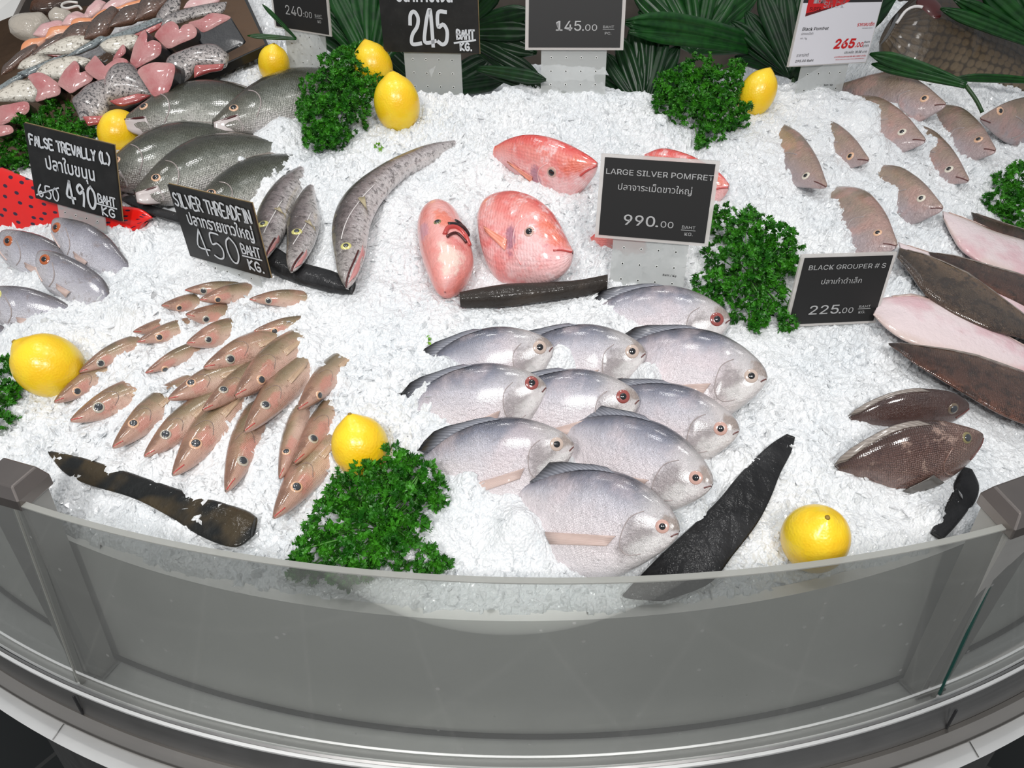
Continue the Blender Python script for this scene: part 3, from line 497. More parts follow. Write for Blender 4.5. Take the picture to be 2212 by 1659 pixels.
POM = [ # nose, tail, eye, eye material, height scale, ha, hb, hc, label
 ((1577, 690), (1262, 672), (1550, 692), 'eye_red', .95, .022, -.012, .022, 'silver pomfret with a blood red eye under the parsley beside the 990.00 sign'),
 ((1194, 748), (892, 806), (1169, 750), 'eye_silver', .98, .024, -.016, .026, 'silver pomfret with a pale eye at the rear left of the pomfret group'),
 ((1395, 762), (1085, 772), (1366, 760), 'eye_silver', .98, .024, -.02, .026, 'silver pomfret with a pale eye in the rear row, its tail buried in ice'),
 ((1657, 817), (1325, 752), (1627, 816), 'eye_silver', 1.04, .038, -.008, .032, 'blue-backed silver pomfret at the right end of the group, head steeply down'),
 ((1180, 835), (856, 882), (1149, 827), 'eye_red', .98, .030, -.006, .032, 'silver pomfret with a red eye at the left of the second row'),
 ((1381, 862), (1055, 872), (1349, 856), 'eye_red', .98, .030, -.004, .032, 'silver pomfret with a dark red eye in the centre of the group, pale fin showing'),
 ((1597, 930), (1265, 862), (1563, 927), 'eye_pinkring', .96, .030, -.016, .032, 'silver pomfret with a pink snout, just above the dark slab'),
 ((1240, 962), (902, 985), (1208, 957), 'eye_silver', .95, .034, .0, .036, 'silver pomfret with a pale orange eye, its dark tail fin reaching left over the ice'),
 ((1539, 1048), (1212, 908), (1510, 1034), 'eye_pinkring', 1.0, .046, .0, .038, 'silver pomfret with an open mouth and a black fin, second from the front'),
 ((1467, 1150), (1130, 1042), (1437, 1137), 'eye_pinkring', 1.08, .054, .004, .042, 'frontmost silver pomfret, leaning on the dark slab behind the glass'),
]
for no, tl, ey, em, hs, ha, hb, hc, lab in POM:
    t, q, L = canon(no, tl, CAN_P, hs); b = body(t, q, ha, hb - .008, .019, .34, n=44, ring=28, gill=(.275, .07), ex=.92)
    r = thing_fish('silver_pomfret', lab, 'fish', pom, 'pomfret', b, at(*no)); w = L * pxs(b.A)
    add_eye(b, r, ey, 15.5, em, pr=.46); line(b, r, [(.002, -.15), (.014, -.2), (.028, -.3)], w * .005, 'mouth', M['mouth'])
    line(b, r, [(.2, .52), (.26, .3), (.277, .0), (.268, -.3), (.22, -.55), (.15, -.66)], w * .0028, 'gill_edge', M['gill'], .0002)
    fin(b, r, [(.30, -.10), (.335, -.30)], [(.71, -.42), (.66, -.58)], 'pectoral_fin', M['fin_pink'], .002, .004)
    fin(b, r, [(.45, .97), (.62, .97), (.78, .95), (.93, .8)], [(.52, 1.05), (.74, 1.2), (.93, 1.75), (1.06, 2.4)], 'dorsal_fin', M['fin_dark'], 0, 0)
CAN_W = ([0, .04, .1, .2, .33, .5, .7, .9, 1], [.006, .028, .052, .086, .115, .125, .11, .075, .05], [.012, .032, .052, .074, .09, .098, .09, .065, .045])
wg = 'small whitings heaped by the long black slab'
WH = [ # nose, eye, visible end, eye material, height scale, lift, label
 ((590, 1118), (635, 1067), (722, 978), 1.1, .026, 'frontmost small whiting, snout down beside the front parsley'),
 ((487, 1061), (525, 1008), (566, 925), 1.1, .026, 'small whiting with a rosy snout pointing down, next left of the frontmost one'),
 ((603, 1034), (622, 990), (655, 900), .9, .026, 'small whiting seen from straight above, wedged under its neighbour'),
 ((634, 1001), (675, 959), (728, 900), 1.0, .034, 'small whiting lying over the one seen from above, touching the lemon'),
 ((372, 1025), (420, 975), (505, 900), 1.1, .026, 'small whiting third from the front, olive back arched above the black slab'),
 ((311, 985), (358, 948), (485, 872), 1.05, .024, 'small whiting fourth along the front row, long pale body under its neighbours'),
 ((243, 966), (286, 927), (370, 878), 1.05, .024, 'small whiting with a white glint on the gill, fifth along the front row'),
 ((152, 908), (212, 890), (285, 868), 1.0, .024, 'small whiting with a red-flushed cheek at the left end of the front row'),
 ((117, 868), (165, 853), (205, 828), 1.0, .018, 'half-buried small whiting whose snout touches the ice under the big lemon'),
 ((171, 803), (214, 790), (270, 764), .9, .013, 'dark-backed small whiting just showing beside the big lemon'),
 ((314, 805), (357, 799), (420, 766), .8, .010, 'yellowish small whiting sunk deep in the ice, only its eye and back showing'),
 ((440, 793), (494, 786), (572, 760), 1.15, .027, 'small whiting with a brown snout at the top of the heap'),
 ((363, 861), (411, 835), (535, 812), 1.05, .026, 'golden-cheeked small whiting lying under the one with the brown snout'),
 ((437, 886), (477, 852), (560, 815), 1.0, .029, 'pale small whiting with its chin turned up, squeezed between two others'),
 ((506, 856), (558, 834), (632, 772), 1.25, .036, 'dark-headed small whiting lying on top of the heap'),
 ((527, 932), (567, 890), (650, 820), 1.1, .034, 'small whiting with a yellow fin and golden mouth in the middle of the heap'),
 ((643, 884), (688, 862), (722, 818), 1.15, .026, 'brown blotched small whiting at the right edge of the heap, its belly in ice'),
 ((403, 741), (444, 741), (498, 727), 1.3, .018, 'small whiting head with a black eye, alone in the ice above the heap'),
 ((296, 738), (340, 733), (385, 722), .9, .012, 'faint small whiting under a skin of ice, the lower of a close pair'),
 ((288, 716), (325, 725), (345, 712), .9, .012, 'small whiting head, the upper of a close pair at the far left'),
 ((349, 659), (384, 668), (408, 662), 1.1, .014, 'small pale whiting head poking out left of the rear whitings'),
 ((402, 678), (440, 694), (465, 690), 1.25, .018, 'small orange-chinned whiting head tilted down among the rear whitings'),
 ((431, 647), (470, 651), (525, 641), 1.0, .016, 'small whiting with a pink face, its back running along the ice at the rear'),
 ((539, 646), (578, 652), (648, 655), .9, .014, 'small whiting below the 450 sign, brown back bare'),
 ((548, 715), (590, 718), (645, 712), .9, .010, 'reddish small whiting almost wholly under the ice, below the 450 sign'),
 ((400, 626), (440, 630), (505, 634), .8, .008, 'ghostly small whiting beneath the ice behind the rear whitings'),
]
for i, (no, ey, en, hs, lift, lab) in enumerate(WH):
    no = np.array(no, float); L = max(150, np.hypot(*(np.array(ey) - no)) / .2); d = unit(np.array(en) - no); vis = np.hypot(*(np.array(en) - no)) / L
    hb = float(np.clip(lift - (lift + .012) / max(vis, .1), -.13, .0)); hb = max(hb, lift - .10)
    seen_top = i == 2
    t, q, _ = canon(no, no + d * L, CAN_W, hs, bend=.03 if not seen_top else 0); b = body(t, q, lift * .75 if i < 6 else lift * .95, hb + .006, .008 if not seen_top else -.002, .7, n=34, ring=20, gill=(.32, .05))
    r = thing_fish('small_whiting', lab, 'fish', wg, 'whiting', b, at(*no)); w = L * pxs(b.A)
    add_eye(b, r, ey, L * .040, 'eye_pale' if i % 2 == 0 else 'eye_blue', 'pupil_grey', .66)
    line(b, r, [(.004, -.25), (.03, -.45), (.07, -.6)], w * .004, 'mouth', M['mouth_red'])
    if hs >= 1.0 and i < 17: line(b, r, [(.25, .55), (.31, .2), (.325, -.2), (.29, -.6)], w * .0025, 'gill_edge', M['gill_dk'], .0001)
    if hs >= 1.0 and i < 17 and i != 2: fin(b, r, [(.40, -.12), (.41, -.42)], [(.60, -.05), (.57, -.30)], 'pectoral_fin', M['whiting_fin'], .0002, .0006, th=.0003)
CAN_B = ([0, .04, .1, .22, .38, .55, .75, .9, 1], [.012, .03, .06, .115, .16, .17, .13, .08, .06], [.045, .075, .105, .145, .17, .165, .12, .075, .06])
bg = 'sea bass beside the gold tray'
for no, tl, ey, hs, ha, hb, hc, lab in [
 ((272, 256), (625, 252), (315, 249), 1.05, .035, -.015, .04, 'dark-backed sea bass with open jaws touching the lemon by the tray'),
 ((459, 264), (800, 190), (505, 254), 1.0, .03, -.03, .032, 'sea bass with open jaws next to the rear parsley, behind the first'),
 ((214, 378), (560, 318), (253, 365), 1.12, .03, -.01, .04, 'sea bass whose snout is hidden behind the 490 sign'),
 ((290, 415), (610, 325), (339, 402), 1.1, .035, -.014, .044, 'sea bass with a white open mouth resting on the black slab'),
 ((405, 455), (700, 355), (452, 430), 1.0, .022, -.04, .026, 'sea bass mostly hidden behind the 450 sign, only its back showing')]:
    t, q, L = canon(no, tl, CAN_B, hs, bend=.03); b = body(t, q, ha, hb, .020, .55, n=40, ring=24, gill=(.27, .05)); r = thing_fish('sea_bass', lab, 'fish', bg, 'bass', b, at(*no)); w = L * pxs(b.A)
    add_eye(b, r, ey, 10.5, 'eye_pale', pr=.62)
    lw = [(.0, -.62), (.05, -.72), (.1, -.7), (.15, -.6)]; fin(b, r, [(.0, -.35), (.06, -.38), (.13, -.42)], [(-.0, -1.5), (.07, -1.12), (.16, -.95)], 'lower_jaw', M['jaw_pale'], .001, .002, th=.002)
    line(b, r, [(.0, -.3), (.05, -.36), (.13, -.44)], w * .008, 'mouth', M['mouth_dk'], .001); line(b, r, [(.22, .5), (.265, .1), (.275, -.3), (.24, -.7)], w * .004, 'gill_edge', M['gill'])
    fin(b, r, [(.40, .96), (.55, .97), (.7, .96), (.85, .9)], [(.44, 1.06), (.6, 1.14), (.78, 1.2), (.92, 1.15)], 'dorsal_fin', M['fin_grey'], 0, 0)
ng = 'long silver fish with yellow eyes'
Z6 = lambda L: [(540 + a / 3.95, 300 + c / 3.95, 540 + e / 3.95, 300 + g / 3.95) for a, c, e, g in L]
for st, ey, lab in [
 (Z6([(815, 1272, 832, 1282), (752, 1150, 905, 1195), (722, 1000, 985, 1000), (697, 800, 1010, 830), (718, 650, 1040, 700), (772, 530, 1110, 560), (860, 425, 1220, 420), (1010, 315, 1375, 280), (1210, 200, 1570, 190), (1460, 100, 1710, 95), (1800, 10, 1815, 50)]), (820, 960), 'long curved dark-backed fish with a yellow eye, the largest of three, snout over the slab'),
 (Z6([(342, 1138, 370, 1135), (310, 1040, 440, 1080), (314, 880, 552, 900), (316, 720, 602, 720), (342, 620, 592, 640), (392, 530, 575, 560), (452, 440, 560, 470), (520, 380, 590, 400), (600, 320, 610, 340)]), (395, 845), 'long dark-backed fish with a yellow eye, the middle one of three over the slab'),
 (Z6([(122, 1036, 142, 1030), (72, 920, 242, 900), (55, 780, 312, 780), (48, 680, 345, 660), (90, 560, 385, 540), (180, 420, 450, 430), (300, 310, 480, 340), (450, 225, 465, 285)]), (110, 775), 'silvery long fish with a yellow eye partly behind the 450 sign')]:
    t, q = stat(st); b = body(t, q, .03, -.008, .008, .5, n=48, ring=24, gill=(.36, .06)); r = thing_fish('long_silver_fish', lab, 'fish', ng, 'slender', b, at(*t[0])); s_ = pxs(b.A)
    add_eye(b, r, (540 + ey[0] / 3.95, 300 + ey[1] / 3.95), 12, 'eye_yellow', 'pupil_grey', .48)
    line(b, r, [(.0, .1), (.05, -.2), (.1, -.4), (.15, -.55)], s_ * 2.2, 'mouth', M['mouth_dk'], .0004); fin(b, r, [(.05, -.55), (.12, -.68), (.18, -.75)], [(.01, -.5), (.06, -.95), (.16, -.97)], 'lower_jaw', M['jaw'], .0006, .0008)
    fin(b, r, [(.40, -.05), (.42, -.3)], [(.36, -.68), (.33, -.86)], 'pectoral_fin', finmat('pale_fin_skin', S(170, 158, 132), S(206, 190, 150), 6) if 'pale_fin_skin' not in bpy.data.materials else bpy.data.materials['pale_fin_skin'], .002, .004)
    line(b, r, [(.2, .5), (.3, .12), (.37, -.1), (.5, -.35)], s_ * 1.2, 'lateral_line', M['lip_white'], .0002)
tg = 'red fish above the dark bar'
for st, ey, er, em, ha, hb, hc, th, lab in [
 ([(1290, 351, 1291, 361), (1274, 339, 1284, 380), (1250, 325, 1262, 408), (1222, 311, 1235, 434), (1181, 296, 1193, 430), (1138, 291, 1150, 410), (1100, 299, 1108, 372), (1070, 315, 1075, 350)], (1210, 361), 12, 'eye_pinkring', .05, .012, .045, .5, 'red fish with its mouth ajar, the one behind the others at the 990.00 sign'),
 ([(1238, 541, 1237, 550), (1226, 519, 1230, 573), (1212, 490, 1212, 594), (1190, 455, 1180, 611), (1150, 424, 1130, 617), (1102, 414, 1082, 612), (1060, 426, 1058, 578), (1041, 455, 1047, 525)], (1166, 519), 12, 'eye_pinkring', .046, .018, .048, .5, 'large pink fish with a humped red back, in the middle of the red fish'),
 ([(1575, 398, 1574, 410), (1556, 375, 1560, 430), (1520, 350, 1530, 450), (1480, 331, 1480, 460), (1431, 320, 1430, 450), (1395, 332, 1398, 420)], (1515, 395), 10, 'eye_pinkring', .02, -.015, .02, .4, 'red fish mostly hidden behind the 990.00 sign'),
 ([(1395, 520, 1395, 560), (1345, 495, 1348, 575), (1305, 492, 1308, 572), (1276, 512, 1284, 545)], None, 0, '', .006, -.01, .008, .3, 'pale pink fish sunk in the ice at the foot of the 990.00 sign')]:
    t, q = stat(st); b = body(t, q, ha, hb, .026, th, n=40, ring=26, gill=(.5, .05)); r = thing_fish('red_fish', lab, 'fish', tg, 'tilapia', b, at(*t[0])); s_ = pxs(b.A)
    if ey:
        add_eye(b, r, ey, er, em, 'pupil', .58); line(b, r, [(.0, -.1), (.06, -.1), (.13, -.22)], s_ * 2.4, 'mouth', M['mouth_red'], .0003)
        line(b, r, [(.40, .4), (.49, .1), (.5, -.3), (.43, -.68)], s_ * 1.1, 'gill_edge', M['tilapia'], 0)
        pass
        fin(b, r, [(.56, -.2), (.58, -.42)], [(.82, -.02), (.80, -.14)], 'pectoral_fin', finmat('orange_fin_skin', S(238, 150, 126), S(238, 162, 140), 3) if 'orange_fin_skin' not in bpy.data.materials else bpy.data.materials['orange_fin_skin'], .001, .004)
t, q = stat([(938, 447, 955, 446), (913, 462, 987, 466), (902, 487, 1004, 500), (904, 520, 1018, 535), (911, 555, 1023, 572), (925, 592, 1008, 608), (940, 621, 985, 626), (960.7, 631, 961.3, 631)])
b = Body(t, q, (at(950, 447, .02), at(960, 630, .02), at(903, 520, .02)), .95, n=36, ring=28, cap=0); r = thing_fish('red_fish', 'pink fish facing out of the ice head on, black mark over its lips', 'fish', tg, 'tilapia_front', b, at(960, 600)); s_ = pxs(b.A)
K = lambda x, y: b.px((x, y))
line(b, r, [K(965, 552), K(972, 538), K(990, 531), K(1006, 536), K(1016, 552)], s_ * 5, 'upper_lip', M['mouth_red'], .001); line(b, r, [K(970, 558), K(990, 545), K(1010, 556)], s_ * 3, 'mouth', M['mouth_dk'], .002)
line(b, r, [K(972, 530), K(985, 524), K(1000, 518), K(1012, 520)], s_ * 6, 'black_marking', M['black_mark'], -.0005); line(b, r, [K(985, 514), K(998, 512), K(1008, 518)], s_ * 4, 'black_marking', M['black_mark'], -.0005)
u, k = K(949, 523); eye(b, r, u, k, s_ * 8, 'eye_olive', 'pupil', .6)
vg = 'false trevallies with orange eyes at the left edge'
for st, ey, em, ha, hb, hc, lab in [
 ([(112, 488, 113, 508), (118, 472, 124, 530), (142, 471, 150, 562), (190, 483, 185, 592), (235, 513, 215, 612), (263, 547, 242, 612), (290, 584, 276, 606)], (131, 495), 'eye_orange', .032, .0, .034, 'false trevally at the stem of the 490 sign, back towards the red sheet'),
 ([(-2, 508, -2, 540), (10, 496, 8, 562), (51, 499, 50, 590), (101, 514, 95, 610), (165, 552, 150, 622), (200, 585, 190, 616)], (26, 521), 'eye_orange', .034, -.006, .034, 'false trevally cut by the left edge of the frame below the red sheet'),
 ([(78, 556, 80, 580), (86, 541, 88, 606), (121, 544, 110, 632), (165, 562, 145, 650), (203, 585, 182, 670), (228, 610, 212, 672), (241, 642, 233, 668)], (105, 561), 'eye_orange', .042, .0, .044, 'false trevally with the brightest orange eye, lying over two others'),
 ([(-30, 640, -30, 665), (-15, 622, -10, 690), (13, 617, 25, 712), (63, 622, 70, 718), (114, 640, 115, 714), (157, 663, 150, 700), (180, 677, 175, 690)], (0, 636), 'eye_yellow', .034, -.004, .036, 'false trevally lowest at the left edge, a small pleated fin showing'),
 ([(-50, 700, -50, 745), (-20, 698, -20, 745), (5, 704, 5, 742), (32, 718, 25, 735)], None, '', .02, .0, .02, 'tip of a silver fish at the left edge above the big lemon')]:
    t, q = stat(st); b = body(t, q, ha - .004, hb - .012, .015, .38, n=40, ring=24, gill=(.31, .07)); r = thing_fish('false_trevally', lab, 'fish', vg, 'trevally', b, at(*t[0])); s_ = pxs(b.A)
    if ey:
        add_eye(b, r, ey, 12, em, 'pupil', .48); line(b, r, [(.02, -.3), (.07, -.55), (.13, -.72)], s_ * 1.6, 'mouth', M['fin_pink'], .0002); line(b, r, [(.25, .5), (.3, .1), (.3, -.3), (.24, -.7)], s_ * 1.2, 'gill_edge', M['gill'], 0)
        fin(b, r, [(.35, -.35), (.35, -.55)], [(.55, -.4), (.49, -.8)], 'pectoral_fin', M['fin_pink'], .001, .003)
CAN_K = ([0, .02, .06, .12, .2, .32, .48, .68, .88, 1], [.008, .03, .062, .112, .172, .235, .275, .22, .11, .05], [.03, .06, .10, .155, .225, .295, .32, .25, .11, .05])
kg = 'grey pomfret heads poking from the ice'
for no, ey, en, hs, lift, lab in [
 ((2043, 224), (2003, 219), (1903, 205), .82, .032, 'largest grey pomfret head at the rear, behind all the others'),
 ((1999, 302), (1957, 293), (1886, 268), .85, .026, 'grey pomfret with a shiny white cheek in the middle of the upper heads'),
 ((1877, 345), (1841, 342), (1806, 318), .85, .018, 'small grey pomfret head with a wide pale eye left of the white-cheeked one'),
 ((1786, 402), (1746, 386), (1722, 350), .75, .024, 'grey pomfret head with an orange eye, leftmost of the heads'),
 ((2151, 324), (2117, 310), (2035, 276), .95, .03, 'grey pomfret with a bright silver chin and a dark eye'),
 ((2093, 389), (2053, 372), (2012, 340), .75, .022, 'small grey pomfret head below the silver-chinned one'),
 ((2118, 255), (2153, 240), (2235, 262), .85, .03, 'grey pomfret facing the other way with its mouth turned down'),
 ((2037, 448), (1998, 434), (1935, 420), .9, .028, 'grey pomfret with a pink eye ring, its snout at the soles'),
 ((1938, 529), (1901, 513), (1815, 468), 1.15, .03, 'red-nosed grey pomfret with a high back right behind the 225.00 sign')]:
    no = np.array(no, float); L = np.hypot(*(np.array(ey) - no)) / .17; d = unit(np.array(en) - no); vis = np.hypot(*(np.array(en) - no)) / L; lift = lift * 1.08; hb = max(float(np.clip(lift - (lift + .022) / max(vis, .25), -.10, .0)), lift - .09)
    t, q, _ = canon(no, no + d * L, CAN_K, hs); b = body(t, q, lift, hb, .016, .27, n=36, ring=24, gill=(.36, .06)); r = thing_fish('grey_pomfret', lab, 'fish', kg, 'grey_pomfret', b, at(*no)); s_ = pxs(b.A)
    add_eye(b, r, ey, 9.5, 'eye_pale' if L < 240 else 'eye_white', 'pupil', .5); line(b, r, [(.0, -.15), (.03, -.2), (.07, -.32)], s_ * 1.3, 'mouth', M['mouth'], .0002); line(b, r, [(.27, .3), (.35, .0), (.34, -.4), (.26, -.72)], s_ * 1.3, 'gill_edge', M['gill'], 0)
# groupers
for st, ey, mat, em, ha, hb, hc, fn, lab in [
 ([(2092, 871, 2090, 887), (2080, 859, 2074, 900), (2057, 848, 2050, 912), (2020, 842, 2010, 920), (1970, 841, 1960, 926), (1920, 853, 1918, 926), (1878, 873, 1874, 918), (1834, 902, 1840, 908)], (2048, 874), 'grouper_dark', 'eye_black', .024, .004, .03, 0, 'dark red-brown grouper, the rear of the two'),
 ([(2122, 936, 2121, 949), (2110, 929, 2108, 974), (2085, 921, 2083, 1002), (2032, 910, 2035, 1036), (1968, 913, 1980, 1057), (1918, 929, 1925, 1064), (1854, 967, 1865, 1036), (1804, 1008, 1808, 1016)], (2075, 936), 'grouper', 'eye_olive', .046, .008, .046, 1, 'brown scaled grouper with a grey fin, the front of the two')]:
    t, q = stat(st); b = body(t, q, ha, hb - .006, .022, .5, n=48, ring=28, gill=(.34, .05)); r = thing_fish('grouper', lab, 'fish', 'groupers below the brown sole', mat, b, at(*t[0])); s_ = pxs(b.A)
    add_eye(b, r, ey, 13, em, 'pupil_grey', .62); line(b, r, [(.0, -.2), (.05, -.3), (.13, -.5)], s_ * 1.6, 'mouth', M['mouth'], .0002); fin(b, r, [(.35, .96), (.55, .97), (.75, .95), (.92, .9)], [(.42, 1.03), (.62, 1.08), (.85, 1.25), (1, 1.8)], 'dorsal_fin', M['fin_grey'], 0, 0)
    if fn: fin(b, r, [b.px((1992, 1004)), b.px((2020, 1024))], [b.px((1928, 1040)), b.px((1978, 1048))], 'pectoral_fin', plain('slate_fin', S(92, 88, 84), .35, Coat_Weight=.6), .003, .006); line(b, r, [(.27, .35), (.33, .0), (.33, -.35), (.25, -.7)], s_ * 1.8, 'gill_edge', M['grouper'], .0002)
# soles
sg = 'soles fanned out at the right edge'
for st, mat, hh, lab in [
 ([(2098, 458, 2103, 476), (2120, 466, 2125, 492), (2160, 480, 2160, 508), (2212, 496, 2212, 524), (2285, 520, 2285, 552)], 'sole_brown', .014, 'dark brown sole tail nearest the parsley at the right edge'),
 ([(2036, 456, 2038, 472), (2065, 466, 2055, 507), (2095, 478, 2080, 542), (2146, 500, 2130, 574), (2212, 520, 2200, 600), (2290, 550, 2285, 632)], 'sole_white', .012, 'upper of the two broad white-bellied soles'),
 ([(2006, 544, 2010, 552), (2045, 549, 2040, 567), (2082, 557, 2070, 587), (2158, 580, 2140, 627), (2220, 597, 2210, 662), (2300, 630, 2290, 712)], 'sole_brown', .018, 'reddish brown sole lying on the upper white-bellied one'),
 ([(1940, 523, 1946, 541), (1981, 537, 1981, 562), (2057, 562, 2050, 596), (2133, 602, 2118, 645), (2212, 648, 2195, 705), (2290, 700, 2280, 765)], 'sole_white', .015, 'narrow strip of a pale sole squeezed between two brown ones'),
 ([(1943, 535, 1938, 556), (1975, 545, 1965, 590), (2006, 554, 1995, 632), (2050, 574, 2042, 668), (2095, 595, 2086, 692), (2158, 640, 2148, 717), (2225, 690, 2210, 732), (2290, 740, 2275, 765)], 'sole_olive', .024, 'big glossy olive-brown sole beside the 225.00 sign'),
 ([(1902, 644, 1886, 680), (1940, 640, 1918, 712), (1981, 640, 1963, 740), (2044, 658, 2030, 760), (2100, 685, 2090, 775), (2160, 718, 2150, 790), (2230, 757, 2222, 808), (2300, 790, 2290, 835)], 'sole_white', .018, 'lower of the two broad white-bellied soles, below the 225.00 sign'),
 ([(1919, 741, 1921, 746), (1950, 741, 1945, 762), (1981, 746, 1973, 784), (2040, 755, 2028, 818), (2100, 767, 2088, 854), (2170, 790, 2163, 897), (2240, 815, 2238, 925), (2320, 850, 2310, 935)], 'sole_brown', .022, 'broad reddish brown sole just behind the groupers')]:
    t, q = stat(st); b = Body(t, q, (at(*t[0]), at(*t[-1]), at(*t[len(t) // 2])), .16, n=44, ring=22, conform=hh, ex=.8); thing_fish('sole', lab, 'fish', sg, mat, b, at(*t[0]))
    r = SC.objects[-1].parent if SC.objects[-1].parent else None
    if r: fin(b, r, [(.06, .9), (.35, .95), (.7, .95), (.97, .95)], [(.05, 1.12), (.36, 1.1), (.71, 1.07), (.97, 1.06)], 'fringe_fin', M['fin_grey'] if 'white' not in mat else M['fin_pink'], 0, -.002)
# the big fish at the back right
t, q = stat([(1935, 30, 1905, 95), (1965, 0, 1920, 150), (2000, -18, 1945, 185), (2055, -10, 1990, 195), (2110, 10, 2060, 205), (2170, 50, 2140, 216), (2215, 105, 2205, 232), (2290, 190, 2285, 250)])
b = Body(t, q, (aty(1920, 90, 1.46), aty(2250, 190, 1.50), aty(2050, -10, 1.56)), .5, n=48, ring=30, gill=(.36, .08), cap=.15); r = empty('big_fish', at(2050, 200), 'big brown scaly fish head with a gaping dark red mouth behind the palm leaves', 'fish'); V, Fc, UV = b.mesh(); mk('body', V, Fc, M['carp'], r, True, UV); s_ = pxs(b.A)
u, k = b.px((1966, 42)); dome(b, u, k, s_ * 24, 'mouth', M['mouth_dk'], r, -.004, .35, 1.7); add_eye(b, r, (2023, 45), 9, 'eye_yellow', 'pupil', .6)
line(b, r, [b.px((1915, 60)), b.px((1935, 38)), b.px((1955, 45))], s_ * 3.5, 'lip', M['lip_white'], .002)
# ================================================================== SLABS AND SHEET
slg = 'dark slabs set into the ice'
for st, mat, hh, th, lab in [
 ([(106, 974, 110, 984), (160, 984, 140, 1020), (215, 1000, 190, 1046), (300, 1028, 290, 1076), (400, 1062, 370, 1117), (480, 1086, 440, 1160), (530, 1103, 508, 1182), (553, 1118, 545, 1160)], 'slab_brown', .007, .3, 'long black slab with brown scuffs near the front post, under the whitings'),
 ([(1700, 938, 1717, 944), (1660, 965, 1708, 976), (1600, 1025, 1684, 1022), (1555, 1080, 1662, 1077), (1500, 1135, 1632, 1132), (1440, 1190, 1582, 1197), (1390, 1240, 1532, 1257), (1345, 1288, 1440, 1294)], 'slab', .006, .16, 'broad black slab between the silver pomfrets and the front lemon'),
 ([(560, 528, 556, 562), (598, 540, 590, 587), (650, 570, 640, 608), (720, 590, 708, 626), (768, 612, 757, 633)], 'slab', .009, .5, 'black slab under the snouts of the long fish'),
 ([(993, 638, 994, 657), (1040, 630, 1040, 657), (1100, 622, 1100, 653), (1180, 618, 1180, 643), (1250, 612, 1250, 634), (1312, 600, 1312, 620)], 'slab_wood', .012, .9, 'dark bar-like slab in front of the red fish'),
 ([(267, 428, 269, 437), (290, 424, 290, 449), (330, 444, 325, 464), (385, 460, 380, 480), (425, 472, 422, 490)], 'slab', .012, .6, 'black slab edge under the open-mouthed sea bass'),
 ([(2080, 1010, 2100, 1016), (2062, 1040, 2114, 1050), (2052, 1070, 2108, 1082), (2040, 1095, 2086, 1110), (2022, 1125, 2060, 1142), (2010, 1150, 2036, 1166)], 'slab', .007, .3, 'black slab half buried in ice below the front grouper')]:
    t, q = stat(st); b = Body(t, q, (at(*t[0]), at(*t[-1]), at(*t[len(t) // 2])), th, n=40, ring=18, conform=hh, ex=.7, cap=0); V, Fc, UV = b.mesh(); tag(mk('slab', V, Fc, M[mat], None, True, UV), lab, 'slab', slg)
t, q = stat([(-80, 340, -80, 560), (0, 360, 0, 545), (60, 385, 60, 560), (120, 412, 110, 560), (180, 430, 170, 560), (240, 443, 235, 560), (300, 450, 280, 532), (330, 470, 312, 482)])
b = Body(t, q, (at(0, 450, .012), at(300, 490, .0), at(120, 415, .03)), .22, n=40, ring=24); V, Fc, UV = b.mesh(); tag(mk('plastic_sheet', V, Fc, M['red'], None, True, UV), 'red plastic sheet with dark blue dots under the 490 sign', 'plastic sheet')
# ================================================================== LEMONS
lg = 'lemons laid on the ice'
def lemon(px, rpx, tip, lift, lab, stemend=False, squash=1.12):
    c0 = at(*px, 0.03); r = rpx * pxs(c0); c = at(*px, r * lift); r = rpx * pxs(c)
    a = unit(np.array([tip[0], tip[1], tip[2]], float)); x = unit(np.cross(a, (.3, .2, .9))); y = np.cross(a, x); V = []; Fc = []; n, m = 30, 28
    for i in range(n + 1):
        f = i / n; th = math.pi * f; z = -math.cos(th) * r * squash; rr = r * math.sin(th) ** .92
        if f > .86: e = (f - .86) / .14; z += r * .17 * e ** 1.2; rr = max(rr, r * .19 * (1 - e ** 3) + 0) if e < .98 else 0
        for k in range(m): V.append(c + a * z + (x * math.cos(2 * math.pi * k / m) + y * math.sin(2 * math.pi * k / m)) * rr * (1 + .012 * math.sin(3 * 2 * math.pi * k / m + px[0])))
    for i in range(n):
        for k in range(m): Fc.append((i * m + k, i * m + (k + 1) % m, (i + 1) * m + (k + 1) % m, (i + 1) * m + k))
    root = empty('lemon', c, lab, 'lemon', lg); mk('peel', V, Fc, M['lemon'], root)
    s = MB(); e = -1 if stemend else 1; tp = c + a * (r * squash * e + (r * .165 if e > 0 else 0)); s.tube([tp - a * r * .05 * e, tp + a * r * .02 * e], [r * .09, r * .06], 10); s.build('stem_scar', M['lemon_tip'], root)
lemon((1761, 1163), 71, (-.02, -.28, .95), .75, 'front lemon standing on end right behind the glass')
lemon((104, 790), 67, (-.62, .12, .55), .55, 'big lemon at the left edge above the whiting heads', squash=1.08)
lemon((778, 965), 61, (-.22, .25, .9), .7, 'lemon partly behind the front parsley, tip up')
lemon((258, 284), 43, (.1, .7, .3), .6, 'lemon showing its stem scar, in front of the gold tray', True)
lemon((858, 224), 49, (-.1, .1, 1), .85, 'lemon standing on end by the rear parsley, below the 245 sign', squash=1.2)
lemon((806, 143), 42, (-.25, .2, .9), .8, 'lemon tucked behind the rear parsley, above the upright one', squash=1.15)
lemon((592, 139), 33, (.2, -.2, .9), .8, 'small lemon between the gold tray and the 240 sign', squash=1.22)
lemon((1636, 202), 38, (.35, .1, .9), .9, 'lemon at the right of the parsley below the palm fans', squash=1.3)
